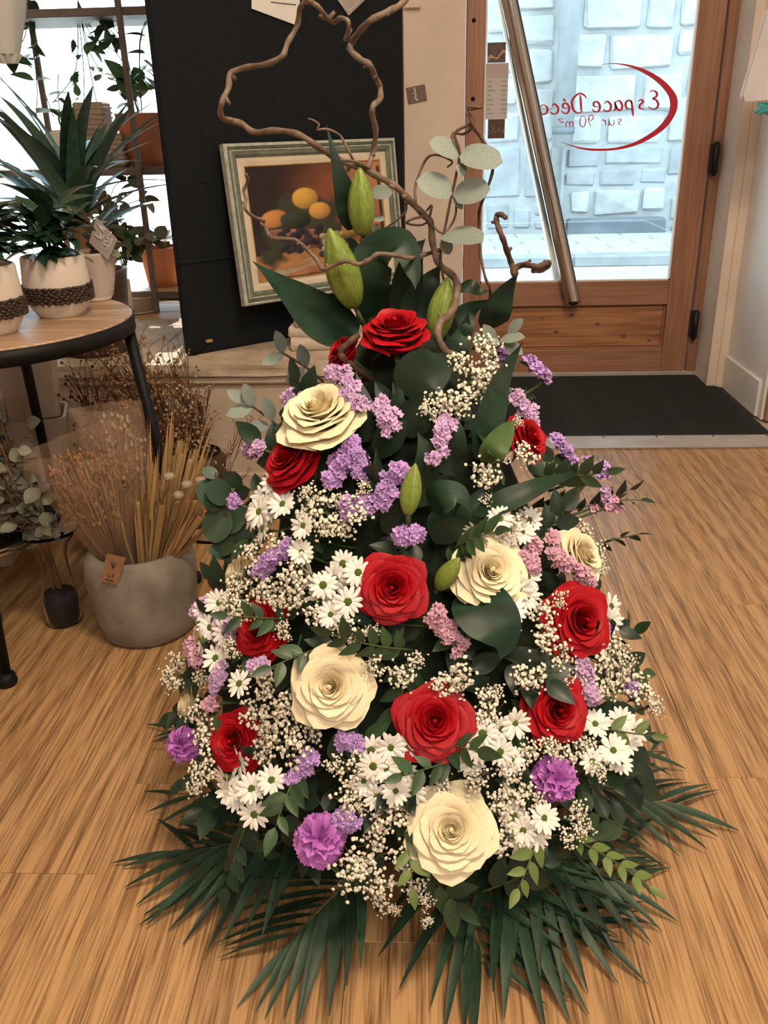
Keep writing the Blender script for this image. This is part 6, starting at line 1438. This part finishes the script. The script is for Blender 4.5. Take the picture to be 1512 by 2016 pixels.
# ------------------------------------------------------------------ palm fronds spread on the floor
def frond(label, b, mid, tip, width, n, seed, z0=0.06, zt=0.012):
    """b, mid, tip: photo pixels; tip rests on the floor"""
    r1 = random.Random(seed); pb_, pm_, pt_ = PF(b[0], b[1], z0), PF(mid[0], mid[1], (z0 + zt) * 0.5 + 0.012), PF(tip[0], tip[1], zt)
    d0 = (pm_ - pb_); base = pb_ - V((d0.x, d0.y, 0)).normalized() * 0.05
    path = cr([base, pb_, pm_, pt_], 8); m_ = len(path); t = thing('palm_frond', label, 'palm frond', base, 'palm fronds spread on the floor')
    obj('rib', sub(MB().tube(path, [0.0026 - 0.0018 * i / m_ for i in range(m_)], 5), base).mesh('rib', 'stem_green'), t)
    for k in range(n):
        f_ = 0.22 + 0.76 * (k // 2) / ((n - 1) // 2); i = min(m_ - 2, int(f_ * (m_ - 1))); T = (path[i + 1] - path[i]).normalized(); sd = T.cross(V((0, 0, 1))).normalized() * (1 if k % 2 else -1)
        ang = math.radians(62 - 40 * f_ + r1.uniform(-4, 4)); up = V((0, 0, 1)); d = (T * math.cos(ang) + sd * math.sin(ang) + up * (0.06 + r1.uniform(-0.03, 0.07))).normalized()
        L_ = width * (0.62 + 0.6 * math.sin(math.pi * (0.15 + 0.75 * f_))) * r1.uniform(0.88, 1.08)
        q_ = path[i] - base
        zend = path[i].z + d.z * L_ - 0.14 * L_
        if zend < 0.004: d = (d + V((0, 0, (0.006 - zend) / L_))).normalized()
        obj('leaflet', LM['palm'], t, frame(d, up + sd * 0.25 + rdir(r1) * 0.15, q_, (L_, L_ * r1.uniform(0.85, 1.1), L_)))
    T = (path[-1] - path[-3]).normalized(); L_ = width * 0.55; obj('leaflet', LM['palm'], t, frame((T + V((0, 0, 0.1))).normalized(), V((0, 0, 1)), path[-1] - base, (L_, L_, L_)))
    return t
FR = [('palm frond at the far edge nearest the concrete pot', (430, 1455), (385, 1440), (335, 1432), 0.075, 11),
      ('palm frond curling on the floor below the outer carnation', (480, 1570), (410, 1565), (345, 1562), 0.085, 9),
      ('dark palm frond fanning toward the front corner on the pot side', (530, 1640), (440, 1665), (350, 1680), 0.12, 17),
      ('palm frond with leaflets hanging forward under the pot side', (570, 1650), (480, 1695), (410, 1735), 0.125, 19),
      ('separate palm frond pointing to the front beneath the large carnation', (690, 1735), (630, 1790), (560, 1870), 0.125, 19),
      ('single palm leaflet tip beside the front baby\'s breath', (700, 1740), (725, 1770), (745, 1800), 0.05, 3),
      ('palm frond reaching farthest forward under the lowest cream rose', (890, 1690), (920, 1790), (955, 1890), 0.135, 17),
      ('palm frond spreading forward beside the farthest reaching one', (960, 1690), (1020, 1780), (1075, 1850), 0.13, 17),
      ('palm frond fanning diagonally below the small daisy spray', (1010, 1680), (1090, 1760), (1150, 1820), 0.12, 17),
      ('palm frond under the light green sprig', (1060, 1650), (1150, 1700), (1225, 1745), 0.12, 17),
      ('palm frond lying flat below the edge daisy spray', (1100, 1610), (1180, 1640), (1240, 1660), 0.10, 9),
      ('palm frond stretching farthest over the open floor', (1130, 1540), (1230, 1560), (1330, 1590), 0.12, 17),
      ('palm frond arching behind the edge daisy spray', (1170, 1470), (1230, 1475), (1290, 1480), 0.09, 9),
      ('short palm frond behind the baby\'s breath on the open-floor side', (1150, 1370), (1210, 1365), (1255, 1360), 0.07, 7)]
for i, (lab, b, mid, tip, wd, n) in enumerate(FR): frond(lab, b, mid, tip, wd, n, i * 3 + 1)
